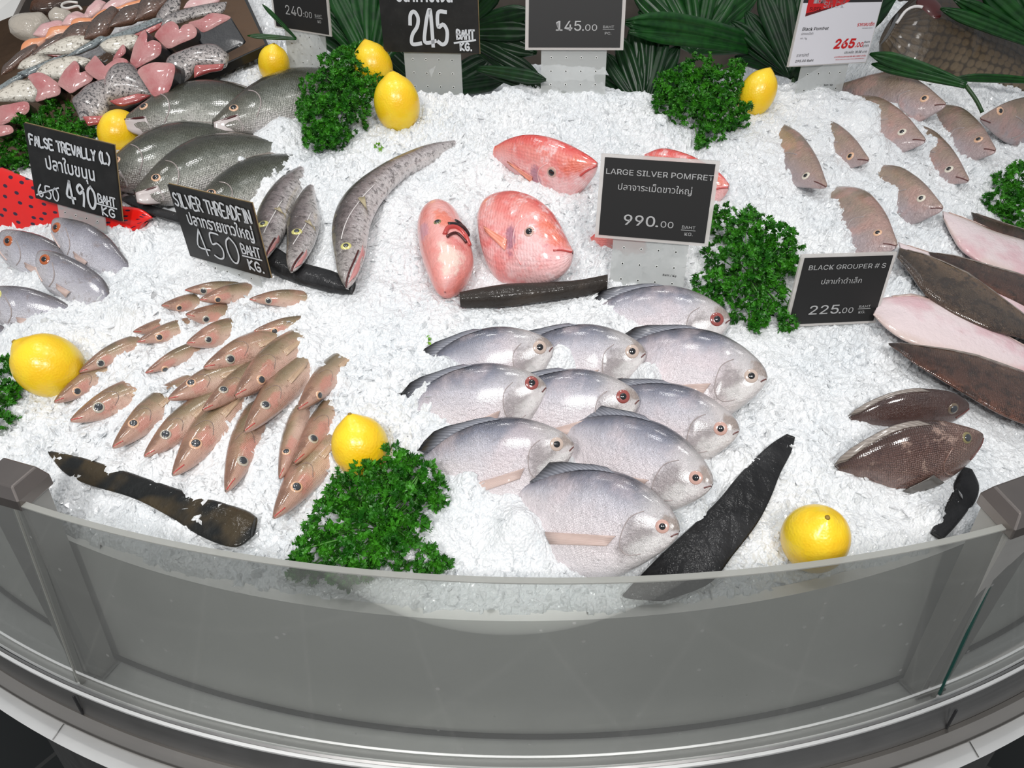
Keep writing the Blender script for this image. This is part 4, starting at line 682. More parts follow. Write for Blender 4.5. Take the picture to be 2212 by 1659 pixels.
# ================================================================== PARSLEY
def tufts():
    out = []
    for s in range(7):
        R = random.Random(40 + s); v = []; f = []
        for k in range(8):
            a = math.radians(-100 + 200 * k / 7 + R.uniform(-10, 10)); d = np.array([math.sin(a), math.cos(a), 0]); p = np.array([d[1], -d[0], 0]); L = R.uniform(.65, 1.0); ph = R.uniform(0, 6); n0 = len(v)
            for j, (w_, t_) in enumerate([(.07, .05), (.16, .35), (.2, .62), (.14, .85)]):
                z = .32 * t_ * t_ * R.uniform(-.4, 1.6) + .12 * math.sin(ph + j * 2.1)
                v += [d * L * t_ + p * w_ + np.array([0, 0, z + .12 * math.sin(ph + j)]), d * L * t_ - p * w_ + np.array([0, 0, z - .12 * math.sin(ph + j)])]
            for j in range(3): q = n0 + j * 2; f.append((q, q + 1, q + 3, q + 2))
            for t2 in (-.24, 0, .24):
                m = len(v); v += [d * L * .8 + p * (t2 - .08), d * L * .8 + p * (t2 + .08), d * L * (1.06 - abs(t2) * .4) + p * t2 * 1.5 + np.array([0, 0, .1 + .18 * R.random()])]; f.append((m, m + 1, m + 2))
        out.append((np.array(v), f))
    return out
TUFT = tufts()
def leaf_cloud(blobs, tuft, dens, seed, lift=.75):
    R = np.random.default_rng(seed); V = []; Fc = []; n = 0; cs = []
    for (u, v, rpx) in blobs:
        c0 = at(u, v, .03); r = rpx * pxs(c0); c = at(u, v, r * lift); r = rpx * pxs(c); cs.append((c, r)); N = int(dens * (r / tuft) ** 2 * 5.2) + 6; view = unit(CAM - c)
        for i in range(N):
            d = unit(R.normal(size=3))
            if d @ view < -.45 and R.random() < .7: d = -d
            rr = r * (R.uniform(.78, 1.0) if R.random() < .72 else R.uniform(.35, .8)); p = c + d * rr; nn = unit(d + R.normal(size=3) * .45); x = unit(np.cross(nn, R.normal(size=3))); y = np.cross(nn, x)
            tv, tf = TUFT[R.integers(len(TUFT))]; s = tuft * R.uniform(.7, 1.2); P = p + (tv[:, :1] * x + tv[:, 1:2] * y + tv[:, 2:] * nn * 1.3) * s; V.append(P); Fc += [tuple(i_ + n for i_ in q) for q in tf]; n += len(tv)
    return np.concatenate(V), Fc, cs
pg = 'bunches of curly parsley on the ice'
def parsley(blobs, lab, seed, tuft=.0085, dens=1.0):
    V, Fc, cs = leaf_cloud(blobs, tuft, dens, seed); base = at(*np.mean([b[:2] for b in blobs], 0)); root = empty('parsley_bunch', base, lab, 'parsley', pg); mk('leaves', V, Fc, M['parsley'], root, False)
    s = MB(); R = random.Random(seed); root_p = np.mean([c for c, r in cs], 0) - np.array([0, 0, .015])
    for c, r in cs:
        for k in range(3):
            e = c + r * .8 * unit([R.uniform(-1, 1), R.uniform(-1, .4), R.uniform(-.2, 1)]); m = (root_p + e) / 2 + np.array([R.uniform(-.01, .01), R.uniform(-.01, .01), .008]); s.tube(cr([root_p, m, e], 6), .0008, 5)
    s.build('stems', M['parsley_stem'], root)
parsley([(740, 150, 50), (700, 195, 50), (765, 190, 58), (690, 255, 48), (745, 245, 52), (795, 150, 36), (815, 172, 24), (685, 295, 34), (725, 295, 30), (664, 240, 26), (770, 118, 26)], 'big parsley bunch beside two lemons at the rear', 1)
parsley([(1452, 190, 42), (1505, 172, 50), (1560, 190, 48), (1490, 232, 48), (1550, 240, 52), (1592, 250, 32), (1535, 292, 28), (1440, 220, 34), (1592, 150, 20), (1515, 308, 16)], 'parsley bunch between the palm fan and the lemon', 2)
parsley([(120, 250, 42), (65, 290, 52), (28, 335, 44), (165, 292, 38), (110, 300, 48), (195, 300, 20)], 'parsley bunch behind the 490 sign, against the tray', 3)
parsley([(12, 105, 30), (36, 112, 22), (18, 128, 18)], 'small parsley bunch at the far left edge beside the salmon', 4)
parsley([(1568, 480, 40), (1620, 512, 55), (1685, 528, 48), (1560, 560, 42), (1630, 585, 60), (1700, 580, 34), (1535, 618, 38), (1600, 648, 48), (1670, 648, 42), (1640, 694, 24), (1705, 690, 26), (1622, 462, 14), (1725, 660, 16)], 'loose parsley bunch leaning on the 225.00 sign', 5)
parsley([(775, 1000, 30), (850, 1005, 46), (900, 1035, 52), (938, 1070, 34), (780, 1062, 66), (850, 1090, 66), (715, 1130, 58), (800, 1150, 72), (678, 1200, 52), (755, 1218, 52), (855, 1180, 52), (928, 1210, 34), (642, 1222, 30), (890, 1130, 40), (740, 1065, 34), (955, 1218, 18)], 'largest parsley bunch, in front behind the glass', 6)
parsley([(4, 795, 32), (12, 848, 30), (-4, 905, 30)], 'parsley at the left edge against the big lemon', 7)
parsley([(2190, 392, 42), (2160, 435, 34), (2200, 455, 40), (2200, 365, 14)], 'parsley bunch at the right edge above the soles', 8)
for (u, v, r_, lab, sd) in [(820, 321, 10, 'loose parsley sprig on the ice above the long fish', 11), (926, 738, 9, 'tiny loose parsley sprig on bare ice behind the pomfrets', 12)]:
    V, Fc, cs = leaf_cloud([(u, v, r_)], .006, .35, sd, .4); tag(mk('parsley_sprig', V, Fc, M['sprig'], None, False), lab, 'parsley', 'loose parsley sprigs')
# ================================================================== PALM LEAVES
def leaflet(base, tip, w, sag, parent, mat, twist=0.0, folds=3, blunt=.25):
    base, tip = np.array(base), np.array(tip); d = tip - base; L = np.linalg.norm(d); n, m = 16, folds * 4 + 1; V = []; UV = []; Fc = []; view = unit(CAM - (base + tip) / 2); side = unit(np.cross(d, view)); nn = unit(np.cross(side, d)); 
    if nn @ view < 0: nn = -nn
    side, nn = side * math.cos(twist) + nn * math.sin(twist), nn * math.cos(twist) - side * math.sin(twist)
    for sg in (1, -1):
        for i in range(n):
            t = i / (n - 1); ww = w / 2 * (.14 + .86 * math.sin(math.pi * min(1, .08 + t * .62)) ** .8) * (1 if t < 1 - blunt else 1 - .82 * ((t - 1 + blunt) / blunt) ** 2); c = base + d * t + np.array([0, 0, -1]) * sag * L * t * t + np.array([0, 0, 1]) * sag * L * .5 * t
            for j in range(m): x = 2 * j / (m - 1) - 1; z = abs((x * folds) % 2 - 1) * w * .09 * min(1, t * 4 + .2) - x * x * w * .06; V.append(c + side * x * ww + nn * (z + sg * .00025)); UV.append((t, j / (m - 1)))
    h = n * m
    for i in range(n - 1):
        for j in range(m - 1): q = (i * m + j, i * m + j + 1, (i + 1) * m + j + 1, (i + 1) * m + j); Fc += [q, tuple(h + x for x in reversed(q))]
    bd = [(i * m, (i + 1) * m) for i in range(n - 1)] + [((i + 1) * m + m - 1, i * m + m - 1) for i in range(n - 1)] + [(j + 1, j) for j in range(m - 1)] + [((n - 1) * m + j, (n - 1) * m + j + 1) for j in range(m - 1)]
    Fc += [(a, c, c + h, a + h) for a, c in bd]
    return mk('leaflet', V, Fc, M[mat], parent, True, UV)
fg = 'palm leaves behind the ice'
def frond(lab, base, Yb, leaves, stalk=None, mat='palm', Yt=None):
    B = aty(*base, Yb); root = empty('palm_leaf', B, lab, 'palm leaf', fg); R = random.Random(int(base[0]))
    for lf in leaves:
        bx, by = (lf[5], lf[6]) if len(lf) > 6 else base; yt = lf[4] if len(lf) > 4 and lf[4] else (Yt or Yb + .06); bb = aty(bx, by, Yb + R.uniform(-.006, .006)); tt = aty(lf[0], lf[1], yt); leaflet(bb, tt, lf[2] * pxs(tt), lf[3] if len(lf) > 3 else .05, root, mat, R.uniform(-.5, .5))
    if stalk: s = MB(); s.tube(cr([aty(*p) for p in stalk], 8), .003, 8); s.build('stalk', M['palm_stem'], root)
frond('palm fan standing upright in the ice right of the 145.00 sign', (1388, 236), 1.345, [(1262, 205, 34), (1285, 160, 38), (1310, 112, 42), (1335, 72, 44), (1365, 48, 44), (1400, 45, 44), (1435, 62, 44), (1468, 92, 42), (1500, 128, 38), (1268, 228, 26), (1520, 165, 30)], [(1388, 236, 1.345), (1389, 250, 1.345)], 'palm_dark', 1.40)
frond('palm fan with upright leaflets between the 240 and 245 signs', (806, 150), 1.43, [(672, -10, 46), (715, -40, 50), (765, -50, 54), (812, -50, 52), (690, 70, 40), (850, -30, 44), (700, 20, 44), (870, 60, 40)], [(806, 150, 1.43), (806, 190, 1.42)], 'palm', 1.50)
frond('glossy wide palm leaf arching right of the 145.00 sign', (1690, 118), 1.47, [(1352, 24, 62, .1), (1360, 44, 50, .1)], None, 'palm', 1.36)
frond('palm fan rising left of the white sign', (1714, 165), 1.37, [(1588, 118, 28), (1600, 75, 36), (1612, 20, 44), (1645, -30, 48), (1690, -40, 48), (1735, -30, 46), (1940, -20, 64), (1900, 30, 46), (1580, 40, 30)], [(1714, 165, 1.37), (1712, 190, 1.355), (1704, 214, 1.345)], 'palm_dark', 1.46)
frond('palm leaf bending over the big fish, stalk touching the down-mouthed fish', (2086, 185), 1.27, [(1880, 112, 32, .04), (1884, 133, 26, .05)], [(2086, 185, 1.27), (2108, 215, 1.255), (2122, 243, 1.245)], 'palm', 1.38)
frond('thin palm leaf crossing the scales of the big fish', (2260, 178), 1.36, [(2062, 163, 20, .06)], None, 'palm', 1.38)
frond('yellow-tipped palm leaves hanging in the top right corner', (2270, 110), 1.40, [(2032, 14, 28, .03), (2060, -8, 34, .03), (2120, -30, 44, .03), (2190, -40, 50, .03), (2240, -40, 60, .03)], None, 'palm', 1.44)
frond('palm leaf lying on the ice right of the upright lemon', (880, 208), 1.33, [(1126, 237, 26, .03)], None, 'palm', 1.31)
frond('palm leaf drooping in front of the 145.00 sign stem', (1030, 148), 1.36, [(1266, 225, 30, .03), (1180, 170, 30, .03)], None, 'palm_dark', 1.305)
frond('palm fan between the 245 and 145.00 signs', (985, 70), 1.50, [(1150, 20, 46, .05), (1155, 62, 46, .05), (1160, 110, 40, .05), (1165, 160, 34, .05), (1080, -30, 44, .05), (1150, 190, 30, .05), (1040, -40, 40)], None, 'palm_dark', 1.46)
frond('dark palm fan at the top edge right of the 145.00 sign', (1500, 110), 1.56, [(1365, -30, 46), (1420, -45, 50), (1475, -50, 50), (1530, -50, 50), (1590, -40, 50), (1640, -20, 46), (1660, 40, 44), (1670, 85, 40), (1380, 20, 44)], None, 'palm', 1.62)
frond('dark palm fan behind the rear parsley and the 245 sign', (930, 200), 1.55, [(820, 90, 46), (860, 60, 46), (1060, 120, 46), (1090, 170, 40), (780, 140, 40), (1010, 40, 44)], None, 'palm_dark', 1.62)
frond('thin palm tips over the edge of the gold tray', (640, 84), 1.40, [(534, 76, 11, .02), (568, 6, 10, .02, None, 600, 34) if 0 else (566, 8, 10, .02)], None, 'palm', 1.39)
# ================================================================== SIGNS
def rot(a, b, g):
    ca, sa, cb, sb, cg, sg = math.cos(a), math.sin(a), math.cos(b), math.sin(b), math.cos(g), math.sin(g)
    return np.array([[ca, -sa, 0], [sa, ca, 0], [0, 0, 1]]) @ np.array([[1, 0, 0], [0, cb, -sb], [0, sb, cb]]) @ np.array([[cg, 0, sg], [0, 1, 0], [-sg, 0, cg]])
GL = {'A': [[(0, 0), (.3, 1), (.6, 0)], [(.1, .35), (.5, .35)]], 'B': [[(0, 0), (0, 1), (.4, .95), (.5, .75), (.35, .55), (0, .5)], [(.35, .55), (.58, .35), (.5, .08), (0, 0)]], 'D': [[(0, 0), (0, 1), (.4, .9), (.58, .5), (.4, .1), (0, 0)]], 'E': [[(.55, 1), (0, 1), (0, 0), (.55, 0)], [(0, .5), (.45, .5)]], 'F': [[(.55, 1), (0, 1), (0, 0)], [(0, .55), (.45, .55)]],
 'G': [[(.55, .85), (.35, 1), (.1, .85), (0, .5), (.1, .12), (.35, 0), (.55, .15), (.55, .45), (.32, .45)]], 'H': [[(0, 0), (0, 1)], [(.55, 0), (.55, 1)], [(0, .5), (.55, .5)]], 'I': [[(.15, 1), (.45, 1)], [(.3, 1), (.3, 0)], [(.15, 0), (.45, 0)]], 'K': [[(0, 0), (0, 1)], [(.5, 1), (.02, .45), (.55, 0)]], 'L': [[(0, 1), (0, 0), (.5, 0)]], 'N': [[(0, 0), (0, 1), (.55, 0), (.55, 1)]],
 'R': [[(0, 0), (0, 1), (.42, .95), (.5, .72), (.35, .5), (0, .48)], [(.25, .48), (.58, 0)]], 'S': [[(.52, .88), (.3, 1), (.05, .85), (.08, .62), (.45, .42), (.52, .18), (.3, 0), (0, .12)]], 'T': [[(0, 1), (.6, 1)], [(.3, 1), (.3, 0)]], 'V': [[(0, 1), (.3, 0), (.6, 1)]], 'Y': [[(0, 1), (.28, .5)], [(.58, 1), (.28, .5), (.2, 0)]], '(': [[(.4, 1.1), (.15, .8), (.12, .3), (.35, -.1)]], ')': [[(.1, 1.1), (.35, .8), (.38, .3), (.15, -.1)]], ' ': [], '.': [[(.1, .02), (.14, .02)]],
 '0': [[(.3, 1), (.08, .8), (.02, .4), (.15, .05), (.38, .03), (.55, .35), (.52, .75), (.3, 1)]], '1': [[(.3, 1), (.3, 0)]], '2': [[(.02, .62), (.08, .9), (.3, 1), (.5, .82), (.42, .55), (.1, .28), (.05, 0), (.55, .02)]], '4': [[(.48, -.05), (.45, 1), (.3, .95), (.1, .5), (.03, .06), (.62, .1)]], '4b': [[(.3, 1), (.02, .3), (.6, .25)], [(.3, 1), (.42, 0)]], '5': [[(.52, 1), (.1, .98), (.06, .55), (.35, .62), (.55, .42), (.48, .1), (.25, 0), (.02, .08)]], '6': [[(.4, 1), (.12, .6), (.05, .2), (.3, 0), (.5, .22), (.35, .45), (.08, .3)]], '9': [[(.5, .8), (.3, .98), (.06, .78), (.2, .55), (.48, .7), (.5, .4), (.4, 0)]]}
DG = None
try: FONT = bpy.data.fonts.load(bpy.utils.resource_path('LOCAL') + '/datafiles/fonts/Inter.woff2')
except Exception: FONT = None
class Sign:
    def __init__(s, lab, pose, kind, stemw=.62):
        cx, cy, cz, a, b_, g, s.w, s.h, ls = pose; s.R = rot(a, b_, g); s.o = np.array([cx, cy, cz]); s.root = empty('price_sign', s.P(.5, -ls / s.h, 0), lab, 'price sign', 'price signs standing in the ice'); s.kind = kind
        X, Z, Nn = s.R[:, 0], s.R[:, 2], -s.R[:, 1]; m = MB(); m.box(s.P(.5, .5, -.0018), X * s.w / 2, Z * s.h / 2, Nn * .0015)
        if kind == 'hand': m.build('board', M['board'], s.root, False); e = MB(); e.box(s.P(.5, .5, -.0038), X * (s.w / 2 + .0008), Z * (s.h / 2 + .0008), Nn * .0005); e.build('backing', plain('tan_edge', S(150, 128, 92), .6) if 'tan_edge' not in bpy.data.materials else bpy.data.materials['tan_edge'], s.root, False)
        else:
            m.build('holder', M['holder'], s.root, False); m = MB(); q = .035 if kind == 'print' else .012; m.box(s.P(.5, .5, .0), X * s.w * (.5 - q), Z * s.h * (.5 - q * 1.1), Nn * .0004); m.build('card', M['board_grey'] if kind == 'print' else M['card_white'], s.root, False)
        d = (ls + .035) / s.h; m = MB(); m.box(s.P(.5, (.12 - d) / 2, -.0058), X * s.w * stemw / 2, Z * s.h * (.12 + d) / 2, Nn * .0011); st = m.build('stem', M['stem'], s.root, False)
        hm = MB(); rm = MB(); vis = ls / s.h
        for j in range(4):
            for i in range(4):
                y = -.11 - j * .2
                if -y > vis + .05: continue
                c = s.P(.5 + (i - 1.5) * stemw * .23, y, -.0045); rm.tube([c, c + Nn * .0002], s.w * .0125, 10); hm.tube([c, c + Nn * .0004], s.w * .008, 10)
        if hm.v: rm.build('hole_rims', M['hole_rim'], s.root, False); hm.build('holes', M['hole'], s.root, False)
    def P(s, x, y, d): return s.o + s.R @ np.array([x * s.w - s.w / 2, -d, y * s.h])
    def text(s, t, x0, x1, y, cap, mat, name='lettering', bold=0.0, shear=0.0, d=.0009):
        global DG
        c = bpy.data.curves.new('t', 'FONT'); c.body = t; c.size = 1; c.font = FONT if FONT and max(map(ord, t)) < 128 else c.font; c.offset = bold; c.shear = shear; c.resolution_u = 3; o = bpy.data.objects.new('t', c); COL.objects.link(o); DG = bpy.context.evaluated_depsgraph_get(); me = bpy.data.meshes.new_from_object(o.evaluated_get(DG))
        bpy.data.objects.remove(o); bpy.data.curves.remove(c)
        if not len(me.vertices): return
        co = np.empty(len(me.vertices) * 3); me.vertices.foreach_get('co', co); co = co.reshape(-1, 3); lo, hi = co[:, 0].min(), co[:, 0].max(); sx = (x1 - x0) / (hi - lo); sy = cap / .70
        W = np.array([s.P(x0 + (p[0] - lo) * sx, y + p[1] * sy, d) for p in co]); base = np.array(parent_loc(s.root)); me.vertices.foreach_set('co', (W - base).ravel()); me.materials.clear(); me.materials.append(M[mat]); me.update(); me.name = name
        ob = bpy.data.objects.new(name, me); COL.objects.link(ob); ob.parent = s.root; return ob
    def strokes(s, lines, wd, mat, name='lettering'):
        m = MB()
        for L in lines:
            P = cr([(x, y, 0) for x, y in L], max(2, 5 * (len(L) - 1)) if len(L) > 2 else 2); pts = [np.array([p[0] * s.w, p[1] * s.h]) for p in P]; v = []
            for i, p in enumerate(pts):
                d = pts[min(i + 1, len(pts) - 1)] - pts[max(i - 1, 0)]; d = d / (np.linalg.norm(d) + 1e-9); nn = np.array([-d[1], d[0]]) * wd / 2; ext = d * wd * .4 * (-1 if i == 0 else 1 if i == len(pts) - 1 else 0)
                for q in (p + nn + ext, p - nn + ext): v.append(s.P(q[0] / s.w, q[1] / s.h, .0008))
            m.add(v, [(2 * i, 2 * i + 1, 2 * i + 3, 2 * i + 2) for i in range(len(pts) - 1)])
        return m.build(name, M[mat], s.root, False)
    def hand(s, t, x0, x1, y, cap, wd, slant=0.0, mat='chalk', dy=0.0):
        cs = []; i = 0
        while i < len(t):
            if t[i:i + 2] == '4b': cs.append('4b'); i += 2
            else: cs.append(t[i]); i += 1
        adv = [.45 if c in ' (.)I1' else .78 for c in cs]; tot = sum(adv) - .18; sc = (x1 - x0) / tot; x = 0; L = []
        for c, a_ in zip(cs, adv):
            for st in GL[c]: L.append([(x0 + (x + px_ - (.12 if c in '(I1)' else 0)) * sc + py_ * slant * cap, y + dy * x / tot + py_ * cap) for px_, py_ in st])
            x += a_
        return s.strokes(L, wd, mat)
sg_ = Sign('hand-lettered black sign FALSE TREVALLY (L) 490 over the red sheet', (-.5959, 1.0088, 1.108, -.3158, -.1201, .1108, .1423, .1017, .0447), 'hand', .55)
sg_.hand('FALSE TREVALLY (L)', .05, .95, .745, .125, .0028); sg_.text('ปลาใบขนุน', .2, .76, .47, .17, 'chalk', bold=.018); sg_.hand('650', .05, .30, .05, .17, .0022); sg_.strokes([[(.03, .06), (.31, .24)]], .002, 'chalk'); sg_.hand('4b90', .40, .74, .08, .29, .0036); sg_.hand('BAHT', .77, .96, .19, .11, .0022); sg_.strokes([[(.75, .165), (.97, .165)]], .002, 'chalk'); sg_.hand('KG', .80, .94, .03, .11, .0022)
sg_ = Sign('hand-lettered black sign SILVER THREADFIN 450 in front of the sea bass', (-.3615, .8968, 1.075, -.5186, .06, -.0135, .1415, .098, .0256), 'hand', .66)
sg_.hand('SILVER THREADFIN', .04, .97, .74, .17, .0026); sg_.text('ปลาทรายขาวใหญ่', .14, .95, .51, .16, 'chalk', bold=.02); sg_.hand('4b50', .17, .70, .10, .36, .0024); sg_.hand('BAHT', .75, .97, .28, .13, .0022); sg_.strokes([[(.74, .245), (.97, .25)]], .002, 'chalk'); sg_.hand('KG.', .79, .97, .07, .13, .0026)
sg_ = Sign('printed grey sign LARGE SILVER POMFRET 990.00 behind the pomfrets', (.1696, .8775, 1.1177, -.2049, -.1602, .0005, .1375, .1006, .0727), 'print', .67)
sg_.text('LARGE SILVER POMFRET', .055, .965, .775, .085, 'ink_grey', bold=.004); sg_.text('ปลาจาระเม็ดขาวใหญ่', .17, .80, .60, .075, 'ink_grey'); sg_.text('990', .245, .52, .19, .165, 'ink_grey', bold=.008); sg_.text('.', .525, .55, .19, .13, 'ink_grey', bold=.012); sg_.text('00', .57, .68, .19, .10, 'ink_grey'); sg_.text('BAHT', .755, .87, .195, .05, 'ink_grey'); sg_.strokes([[(.752, .178), (.872, .178)]], .0007, 'ink_grey'); sg_.text('KG.', .785, .855, .115, .05, 'ink_grey')
sg_.text('Baht / Kg', .64, .76, -.42, .035, 'ink_black', 'stem_print', bold=.01, d=-.0043)
sg_ = Sign('printed grey sign BLACK GROUPER # S 225.00 beside the soles', (.3867, .8143, 1.037, .1761, -.0549, .049, .1209, .0914, .0124), 'print', .6)
sg_.text('BLACK GROUPER # S', .10, .915, .80, .085, 'ink_grey', bold=.003); sg_.text('ปลาเก๋าดำเล็ก', .27, .70, .60, .07, 'ink_grey'); sg_.text('225', .22, .54, .175, .17, 'ink_grey', bold=.006); sg_.text('.', .545, .57, .175, .13, 'ink_grey', bold=.012); sg_.text('00', .58, .70, .175, .105, 'ink_grey'); sg_.text('BAHT', .755, .88, .24, .05, 'ink_grey'); sg_.strokes([[(.75, .225), (.885, .225)]], .0006, 'ink_grey'); sg_.text('KG.', .765, .84, .16, .05, 'ink_grey')
sg_ = Sign('printed grey sign 240:00 beside the small lemon at the tray', (-.3496, 1.3947, 1.2685, -.3493, .0609, .0766, .1081, .072, .0719), 'print', .72)
sg_.text('240', .24, .53, .34, .27, 'ink_grey'); sg_.text(':00', .55, .70, .34, .17, 'ink_grey'); sg_.text('BAHT', .75, .87, .38, .08, 'ink_grey'); sg_.strokes([[(.745, .36), (.875, .36)]], .0005, 'ink_grey'); sg_.text('KG', .79, .85, .26, .08, 'ink_grey')
sg_ = Sign('hand-lettered black sign 245 with white marker above the upright lemon', (-.1316, 1.3399, 1.2469, -.1947, -.0041, -.0159, .161, .1061, .0646), 'hand', .6)
sg_.text('ปสาคาขเงส', .18, .76, .71, .22, 'chalk', bold=.03); sg_.hand('245', .30, .69, .12, .45, .0058); sg_.hand('BAHT', .78, .955, .205, .12, .003); sg_.strokes([[(.75, .145), (.965, .19)]], .0028, 'chalk'); sg_.hand('KG.', .81, .93, .045, .10, .0028)
sg_ = Sign('printed grey sign 145.00 BAHT PC. in front of the palm fans', (.0996, 1.3235, 1.2537, -.0504, -.1901, -.0072, .1572, .1015, .0816), 'print', .67)
sg_.text('145', .31, .565, .28, .19, 'ink_grey', bold=.004); sg_.text('.', .575, .592, .28, .15, 'ink_grey', bold=.01); sg_.text('00', .605, .725, .28, .12, 'ink_grey'); sg_.text('BAHT', .785, .895, .315, .05, 'ink_grey'); sg_.strokes([[(.783, .298), (.897, .298)]], .0006, 'ink_grey'); sg_.text('PC.', .805, .87, .225, .05, 'ink_grey')
sg_ = Sign('white sign Black Pomfret 265.00 with a red flag at its top', (.5184, 1.339, 1.2281, .4452, -.0043, .0474, .1723, .126, .053), 'white', .6)
def patch(s, pts, mat, name, d=.0007):
    m = MB(); m.add([s.P(x, y, d) for x, y in pts] + [s.P(x, y, d - .0006) for x, y in pts], [tuple(range(len(pts)))] + [(i, (i + 1) % len(pts), len(pts) + (i + 1) % len(pts), len(pts) + i) for i in range(len(pts))]); return m.build(name, M[mat], s.root, False)
patch(sg_, [(.012, .735), (.988, .735), (.988, .985), (.012, .985)], 'ink_black', 'black_band', .0006); patch(sg_, [(.07, .62), (.50, .715), (.56, .745), (.60, .80), (.60, .99), (.06, .99)], 'ink_red', 'red_flag', .0009); patch(sg_, [(.07, .585), (.07, .62), (.50, .715)], 'ink_maroon', 'flag_shadow', .0008)  # the maroon sliver is the flag's shadow, put in as colour
sg_.text('MTH', .13, .52, .735, .17, 'card_white', bold=.03); sg_.text('SUPER', .10, .24, .65, .05, 'ink_maroon', bold=.02); sg_.text('SH CK', .26, .52, .68, .09, 'card_white', bold=.01); sg_.strokes([[(.375 + .022 * math.cos(a), .73 + .035 * math.sin(a)) for a in np.linspace(0, 6.28, 12)]], .0012, 'ink_gold'); sg_.text('Prestige', .64, .76, .765, .035, 'ink_mid'); sg_.text('Card', .83, .90, .77, .035, 'ink_mid')
sg_.strokes([[(.62, .778), (.625, .778)], [(.80, .782), (.805, .782)]], .003, 'ink_red')
for a in [('Black Pomfret', .07, .39, .425, .048, 'ink_black', .006), ('ปลาจะละเม็ดดำ', .07, .215, .375, .026, 'ink_mid', 0), ('กก. / kg', .07, .15, .325, .022, 'ink_mid', 0), ('ราคาสมาชิก', .745, .965, .455, .045, 'ink_red', .01), ('MEMBER PRICE', .82, .955, .425, .013, 'ink_mid', 0), ('265', .51, .78, .20, .145, 'ink_red', .03), ('.00', .785, .89, .205, .075, 'ink_red', .015), ('Baht', .895, .97, .25, .032, 'ink_black', 0), ('บาท', .89, .965, .20, .034, 'ink_black', 0), ('ประหยัด 30.00 บาท', .67, .965, .13, .03, 'ink_black', 0), ('ราคาพิเศษเฉพาะสมาชิก M CARD เท่านั้น', .55, .965, .085, .017, 'ink_red', .01), ('SPECIAL PRICE EXCLUSIVELY FOR M CARD MEMBER ONLY', .575, .955, .055, .014, 'ink_red', .005), ('ราคาปกติ', .07, .22, .12, .036, 'ink_mid', 0), ('295.00 Baht', .07, .295, .055, .036, 'ink_black', .006)]: sg_.text(*a[:6], bold=a[6], shear=.12)
sg_.text('Baht / Kg.', .54, .66, -.27, .028, 'ink_black', 'stem_print', bold=.01, d=-.0043)
# ================================================================== TRAY OF CUT FISH
TH = .030
tp = [at(513, -32, TH), at(573, 96, TH), at(-90, 402, TH), at(-160, 60, TH)]; dn = np.array([0, 0, -.014]); troot = empty('serving_tray', tp[1], 'gold-topped black tray loaded with cut fish', 'tray')
mk('top', tp, [(0, 1, 2, 3)][::-1], M['tray_top'], troot, False); m = MB(); c = np.mean(tp, 0); ot = [p + unit(p - c) * .006 for p in tp]; m.add([p - np.array([0, 0, .0006]) for p in ot] + [p + dn for p in ot], [(0, 1, 2, 3), (7, 6, 5, 4)] + [(i, (i + 1) % 4, 4 + (i + 1) % 4, 4 + i) for i in range(4)]); m.build('base', M['tray'], troot, False)
def edges(poly):
    P = np.array(poly, float); c = P.mean(0); u, s, vt = np.linalg.svd(P - c); ax = vt[0] if vt[0][0] < 0 else -vt[0]; pr = (P - c) @ ax; i, j = int(np.argmax(pr)), int(np.argmin(pr)); n = len(P)
    ch = lambda a, b_, d: [P[(a + d * k) % n] for k in range(n) if k <= ((b_ - a) * d) % n]
    def rs(Q, k=7):
        Q = np.array(Q); d = np.r_[0, np.cumsum(np.hypot(*np.diff(Q, axis=0).T))]; return np.stack([np.interp(np.linspace(0, d[-1], k), d, Q[:, a]) for a in (0, 1)], 1)
    A, B = rs(ch(i, j, 1)), rs(ch(i, j, -1)); return (A, B) if A[:, 1].mean() < B[:, 1].mean() else (B, A)
def fillet(poly, mat, lab, h0, thick=.5, under=None, tilt=.014, name='fish_fillet', cat='fish fillet', grp='pieces of fish on the tray'):
    ce = np.mean(poly, 0); poly = ce + (np.array(poly, float) - ce) * (1.16 if name == 'fish_fillet' else 1.0); t, q = edges(poly); A_ = at(*ce, h0 + .004); b = Body(t, q, (A_, unit(unit(CAM - A_) * .45 + np.array([0, -.2, .8]))), thick, n=26, ring=18, ex=.8, cap=0); root = empty(name, b.surf(.5, 0), lab, cat, grp); V, Fc, UV = b.mesh(); mk('skin' if 'skin' in mat else 'flesh', V, Fc, M[mat], root, True, UV)
    if under:
        t, q = edges(under); ce = np.mean(under, 0); A_ = at(*ce, h0); b2 = Body(t, q, (A_, unit(unit(CAM - A_) * .6 + np.array([0, -.2, .5]))), .5, n=18, ring=14, ex=.8, cap=0); V, Fc, UV = b2.mesh(); o = mk('cut_face', V, Fc, M['flesh_red'], root, True, UV); o['label'] = 'red cut underside'
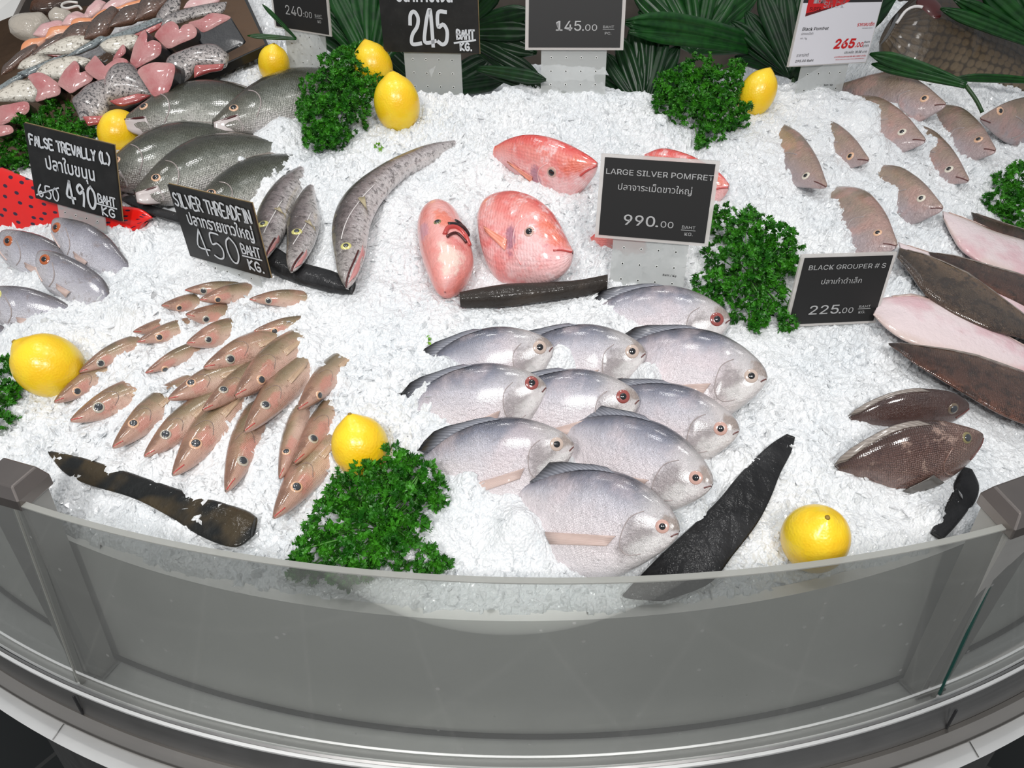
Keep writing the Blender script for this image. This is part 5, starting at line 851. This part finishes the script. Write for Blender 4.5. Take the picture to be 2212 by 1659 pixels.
def steak(face, vec, lab, h0, mat='flesh', sk='skin_black'):
    P = np.array(face, float); P = P.mean(0) + (P - P.mean(0)) * 1.1; P = np.array([.72 * P[i] + .14 * P[i - 1] + .14 * P[(i + 1) % len(P)] if 0 else P[i] for i in range(len(P))]); Q = np.concatenate([cr(np.concatenate([P[-1:], P, P[:2]]), 4 * (len(P) + 2) + 1)[4:-8]]); c = Q.mean(0); lo = P[np.argmax(P[:, 1])]
    A = at(*c, h0 + .02); N = unit(unit(CAM - A) * .6 + np.array([-.1, -.25, .55])); un = lambda p: CAM + ray(*p) * (((A - CAM) @ N) / (ray(*p) @ N)); f = np.array([un(p) for p in Q]); ex = at(c[0] + vec[0], c[1] + vec[1], h0 - .004) - at(*c, h0 + .02); ex = ex - N * .006
    root = empty('fish_steak', f.mean(0), lab, 'fish steak', 'pieces of fish on the tray'); n = len(f); cc = f.mean(0); V = list(cc + (f - cc) * .97 + N * .0012) + list(f) ; mk('cut_face', V + [cc + N * .0018], [(i, (i + 1) % n, 2 * n) for i in range(n)] + [(n + i, n + (i + 1) % n, (i + 1) % n, i) for i in range(n)], M[mat], root, True, [(i / n, .8) for i in range(n)] + [(i / n, 1) for i in range(n)] + [(.5, .3)])
    rings = [f - N * .0002, f + ex * .5 - N * .001, f + ex * .95, cc + ex + (f - cc) * .8]; V = np.concatenate(rings); Fc = [(r * n + i, r * n + (i + 1) % n, (r + 1) * n + (i + 1) % n, (r + 1) * n + i) for r in range(3) for i in range(n)] + [tuple(3 * n + i for i in range(n))]; mk('skin', V, Fc, M[sk], root, True, [(r / 3, i / n) for r in range(4) for i in range(n)])
for face, vec, h0, lab in [
 ([(410, 50), (435, 42), (458, 30), (494, 38), (470, 54), (441, 68), (428, 60)], (32, 52), .05, 'big pink steak with thick black skin at the right end of the tray'),
 ([(338, 78), (352, 58), (371, 48), (384, 56), (388, 66), (395, 56), (411, 54), (421, 66), (417, 80), (390, 92), (366, 102), (352, 92)], (26, 22), .05, 'two-lobed pink steak with black skin beside the biggest one'),
 ([(290, 104), (300, 82), (312, 68), (318, 78), (318, 92), (330, 88), (343, 94), (346, 106), (340, 120), (315, 134), (293, 144), (284, 128)], (28, 20), .05, 'two-lobed pink steak in the middle of the steak row'),
 ([(245, 130), (253, 113), (266, 98), (271, 112), (262, 122)], (22, 16), .05, 'small pointed pink steak behind the row of steaks'),
 ([(205, 166), (187, 149), (196, 135), (208, 122), (214, 136), (216, 150), (235, 138), (253, 127), (271, 132), (267, 152), (245, 165), (223, 176)], (24, 16), .05, 'two-lobed pink steak left of the middle of the row'),
 ([(129, 182), (139, 157), (150, 144), (162, 134), (171, 144), (172, 158), (184, 155), (197, 160), (195, 174), (172, 188), (152, 198)], (22, 14), .05, 'two-lobed pink steak second from the left of the row'),
 ([(63, 168), (84, 159), (100, 164), (112, 172), (126, 184), (126, 202), (104, 210), (79, 216), (82, 194)], (22, 12), .05, 'pink steak at the left of the row, above the parsley'),
 ([(301, 158), (324, 140), (350, 138), (374, 143), (372, 170), (362, 196), (345, 206), (328, 200)], (22, 6), .05, 'round salmon-pink steak at the tray edge'),
 ([(-8, 236), (25, 226), (56, 222), (58, 242), (30, 258), (-8, 270)], (16, 10), .05, 'pink steak at the left edge above the parsley'),
 ([(-8, 276), (20, 272), (26, 286), (-8, 294)], (10, 6), .05, 'sliver of a pink steak at the left edge, lowest')]: steak(face, vec, lab, h0)
for poly, mat, h0, und, lab in [
 ([(233, 176), (253, 149), (284, 147), (311, 177), (327, 205), (299, 203), (262, 210), (235, 219)], 'skin_mottled', .046, [(236, 218), (299, 202), (327, 206), (300, 222), (258, 232)], 'mottled grey skinned fillet at the middle of the tray edge'),
 ([(162, 220), (192, 190), (223, 177), (233, 205), (228, 250), (177, 254)], 'skin_mottled', .046, [(178, 252), (228, 250), (215, 268), (190, 272)], 'mottled dark grey fillet behind the lemon'),
 ([(362, 134), (395, 116), (440, 102), (470, 106), (486, 122), (484, 142), (418, 140), (415, 162), (375, 184)], 'skin_mottled', .046, [(418, 142), (484, 138), (480, 152), (455, 156), (420, 168)], 'mottled grey fillet with a pink tip near the right corner of the tray'),
 ([(336, 44), (352, 16), (372, -4), (388, -2), (386, 22), (365, 34), (352, 62)], 'skin_mottled', .052, None, 'upright spotted tail piece at the back of the tray'),
 ([(352, 62), (365, 34), (420, 18), (480, 8), (480, 26), (420, 38), (380, 52)], 'skin_mottled', .05, None, 'long spotted piece lying behind the big steaks'),
 ([(128, 92), (152, 82), (177, 81), (195, 87), (178, 102), (157, 115), (110, 114), (86, 114)], 'skin_white', .05, [(92, 116), (152, 112), (140, 124), (112, 122)], 'white scaled fillet in the second row from the back'),
 ([(43, 140), (60, 128), (81, 119), (111, 124), (90, 138), (71, 148), (42, 147)], 'skin_white', .05, None, 'white scaled fillet near the left, above the blue-grey ones'),
 ([(-6, 205), (20, 190), (43, 177), (94, 184), (86, 200), (76, 215), (-6, 216)], 'skin_white', .05, None, 'white scaled fillet low at the left edge'),
 ([(101, 140), (140, 128), (165, 125), (192, 133), (165, 152), (139, 168), (82, 162)], 'skin_white', .05, None, 'white scaled fillet behind the row of steaks'),
 ([(220, 98), (240, 86), (290, 78), (300, 94), (262, 112), (235, 112)], 'skin_white', .048, None, 'pale fillet edge under the long blue-grey fillet'),
 ([(146, 121), (180, 100), (215, 81), (229, 84), (205, 102), (172, 116)], 'skin_blue', .05, None, 'short blue-grey fillet in the middle of the tray'),
 ([(44, 156), (80, 142), (114, 127), (140, 120), (112, 138), (66, 164)], 'skin_blue', .05, None, 'blue-grey fillet over the white ones at the left'),
 ([(220, 86), (280, 64), (344, 38), (350, 48), (320, 62), (280, 78), (224, 97)], 'skin_blue', .054, [(280, 79), (350, 48), (346, 62), (318, 76)], 'long blue-grey fillet running up to the spotted tail piece'),
 ([(-5, 190), (25, 170), (50, 158), (56, 166), (28, 182), (-5, 200)], 'skin_blue', .048, None, 'blue-grey fillet tip at the left edge'),
 ([(240, 56), (252, 38), (266, 23), (311, 8), (305, 28), (294, 45), (266, 52)], 'skin_brown', .056, None, 'plump dark brown fillet third from the right at the back'),
 ([(187, 80), (196, 58), (208, 43), (243, 20), (254, 28), (246, 52), (228, 76)], 'skin_brown', .056, None, 'glossy dark brown fillet in the middle of the back row'),
 ([(129, 89), (144, 70), (162, 56), (200, 50), (196, 66), (185, 82)], 'skin_brown', .056, None, 'dark brown fillet fourth from the left at the back'),
 ([(66, 120), (92, 98), (122, 78), (138, 76), (130, 94), (90, 112)], 'skin_brown', .054, None, 'narrow reddish brown fillet below the orange salmon'),
 ([(8, 146), (40, 116), (76, 96), (80, 106), (63, 122), (30, 148), (8, 158)], 'skin_brown', .054, None, 'long narrow brown fillet at the left edge below the parsley'),
 ([(294, 43), (302, 20), (312, -2), (372, -8), (360, 12), (340, 30)], 'skin_brown', .056, None, 'dark brown fillet beside the upright spotted tail'),
 ([(48, 111), (51, 96), (64, 88), (99, 83), (92, 96), (74, 106)], 'salmon', .056, None, 'orange salmon piece beside the small parsley'),
 ([(100, 84), (110, 64), (124, 60), (156, 58), (150, 72), (128, 78)], 'salmon', .056, None, 'orange salmon piece second from the left'),
 ([(156, 58), (158, 46), (170, 42), (200, 42), (198, 54), (176, 58)], 'salmon', .056, None, 'orange salmon piece third from the left'),
 ([(200, 42), (212, 30), (222, 24), (254, 17), (248, 30), (222, 38)], 'salmon', .056, None, 'orange salmon piece at the right of the salmon row'),
 ([(254, 18), (276, 8), (300, 2), (330, -10), (312, 8), (276, 18)], 'salmon', .054, None, 'orange salmon piece at the top edge'),
 ([(76, 74), (92, 56), (127, 46), (139, 58), (122, 70), (96, 80)], 'flesh_pale', .056, None, 'pale pink fillet behind the salmon, nearest the net bag'),
 ([(136, 52), (148, 36), (164, 27), (188, 36), (172, 48), (152, 56)], 'flesh_pale', .056, None, 'pale pink fillet in the middle of the pink row'),
 ([(182, 36), (192, 18), (210, 2), (226, 8), (216, 26), (196, 38)], 'flesh_pale', .056, None, 'pale pink fillet curling beside the white cord'),
 ([(224, 20), (240, 2), (270, -10), (312, -12), (280, 8), (246, 20)], 'flesh_pale', .056, None, 'pale pink fillet at the top edge'),
 ([(402, 16), (412, 2), (440, -8), (474, -6), (466, 8), (430, 18)], 'flesh_pale', .05, None, 'pink fillet at the top edge near the tray corner')]: fillet(poly, mat, lab, h0, .62 if 'brown' in mat or mat == 'salmon' else .5, und)
fillet([(20, 52), (34, 40), (62, 34), (96, 32), (107, 44), (98, 62), (76, 84), (44, 82), (22, 70)], 'bag', 'clear net bag of shellfish at the back of the tray', .05, .7, None, .02, 'net_bag', 'bag', None)
fillet([(104, 30), (122, 18), (150, 24), (160, 34), (140, 48), (108, 46)], 'bag', 'clump of clear plastic wrap behind the pink fillets', .05, .6, None, .02, 'plastic_wrap', 'plastic wrap', None)
m = MB(); m.tube(cr([at(168, 6, .08), at(150, 4, .085), at(136, 8, .08), at(134, 15, .08), at(146, 18, .08), at(168, 13, .08), at(176, 20, .08)], 24), .0022, 7); tag(m.build('cord_loop', M['white_cord']), 'white cord loop behind the pink fillets', 'cord')
fillet([(64, 24), (70, 6), (100, -6), (160, -8), (158, 8), (120, 26), (90, 30)], 'brown_food', 'dark brown seaweed-like heap at the top left edge', .05, .6, None, .02, 'dried_heap', 'dried seafood', None)
m = MB(); m.add([aty(-60, 70, 1.62), aty(28, 34, 1.62), aty(60, -30, 1.66), aty(-60, -30, 1.66)] + [p + np.array([0, .02, 0]) for p in (aty(-60, 70, 1.62), aty(28, 34, 1.62), aty(60, -30, 1.66), aty(-60, -30, 1.66))], [(0, 1, 2, 3), (7, 6, 5, 4), (0, 4, 5, 1), (1, 5, 6, 2), (2, 6, 7, 3), (3, 7, 4, 0)]); tag(m.build('steel_partition', M['steel'], None, False), 'grey steel partition in the top left corner', 'partition')
# ================================================================== ICE, LIGHT
BUMPS += [(1120, 1115, 60, .024), (1210, 985, 45, .02), (1010, 1035, 50, .012), (930, 840, 45, .014), (960, 790, 40, .016), (1110, 800, 30, .008), (1215, 760, 45, .02), (1290, 760, 30, .008), (1400, 790, 42, .022), (1460, 880, 30, .014), (1400, 830, 30, .014), (1300, 690, 60, .02), (1390, 690, 40, .01),
 (520, 350, 35, .016), (600, 260, 60, .02), (560, 300, 40, .01), (1850, 1030, 40, .01), (2015, 1105, 36, .012), (2000, 640, 40, .018), (2050, 540, 40, .008), (1960, 600, 30, .014), (250, 500, 60, .012), (300, 500, 30, .016), (300, 640, 70, .014), (700, 790, 40, .014), (640, 740, 60, .012), (290, 800, 40, .014), (240, 840, 40, .012), (340, 850, 40, .01), (520, 660, 40, .008), (520, 690, 30, .01), (380, 690, 25, .006), (330, 760, 40, .008),
 (330, 1000, 40, .008), (250, 1015, 40, .008), (420, 1060, 40, .008), (1440, 1110, 40, .012), (1510, 1090, 40, .014), (1600, 985, 40, .012), (720, 560, 40, .008), (1000, 420, 60, .012), (1080, 330, 40, .016), (1340, 470, 30, .01), (870, 430, 40, .01), (1880, 230, 50, .02), (1900, 300, 40, .016), (1800, 340, 40, .014), (1720, 360, 30, .01), (1930, 400, 40, .014), (1990, 360, 30, .01), (2020, 310, 30, .01), (1820, 500, 40, .012)]
build_ice()
W_ = bpy.data.worlds.new('World'); SC.world = W_; W_.use_nodes = True; W_.node_tree.nodes['Background'].inputs[0].default_value = (.9, .95, 1, 1); W_.node_tree.nodes['Background'].inputs[1].default_value = .33
def lamp(name, loc, to, size, power, col=(1, 1, 1), spread=math.pi):
    L = bpy.data.lights.new(name, 'AREA'); L.shape = 'DISK'; L.size = size; L.energy = power; L.color = col; L.spread = spread; o = bpy.data.objects.new(name, L); COL.objects.link(o); o.location = loc; o.rotation_euler = (Vector(to) - Vector(loc)).to_track_quat('-Z', 'Y').to_euler()
for i, (x, y, pw, sz) in enumerate([(-.55, .75, 13, .14), (.1, .55, 16, .14), (.55, .85, 6, .14), (-.1, 1.25, 12, .14), (-.8, 1.3, 10, .14), (.5, 1.5, 4, .14), (-.6, -1.15, 120, .4), (.45, -1.2, 105, .4)]): lamp('ceiling_spot', (x * 1.15, y, 2.75), (x * .8, y * .9 + .15 if y > 0 else .55, 1.0), sz, pw * .093, (1, .985, .965), math.radians(110))
SC.view_settings.view_transform = 'Standard'; SC.view_settings.look = 'None'; SC.view_settings.exposure = 0.0; SC.view_settings.gamma = 1.0; SC.view_settings.use_curve_mapping = False
SC.cycles.max_bounces = 8; SC.cycles.transparent_max_bounces = 12; SC.cycles.diffuse_bounces = 3; SC.cycles.glossy_bounces = 3; SC.cycles.transmission_bounces = 4; SC.cycles.sample_clamp_indirect = 4; SC.cycles.use_denoising = True; SC.cycles.caustics_reflective = False; SC.cycles.caustics_refractive = False
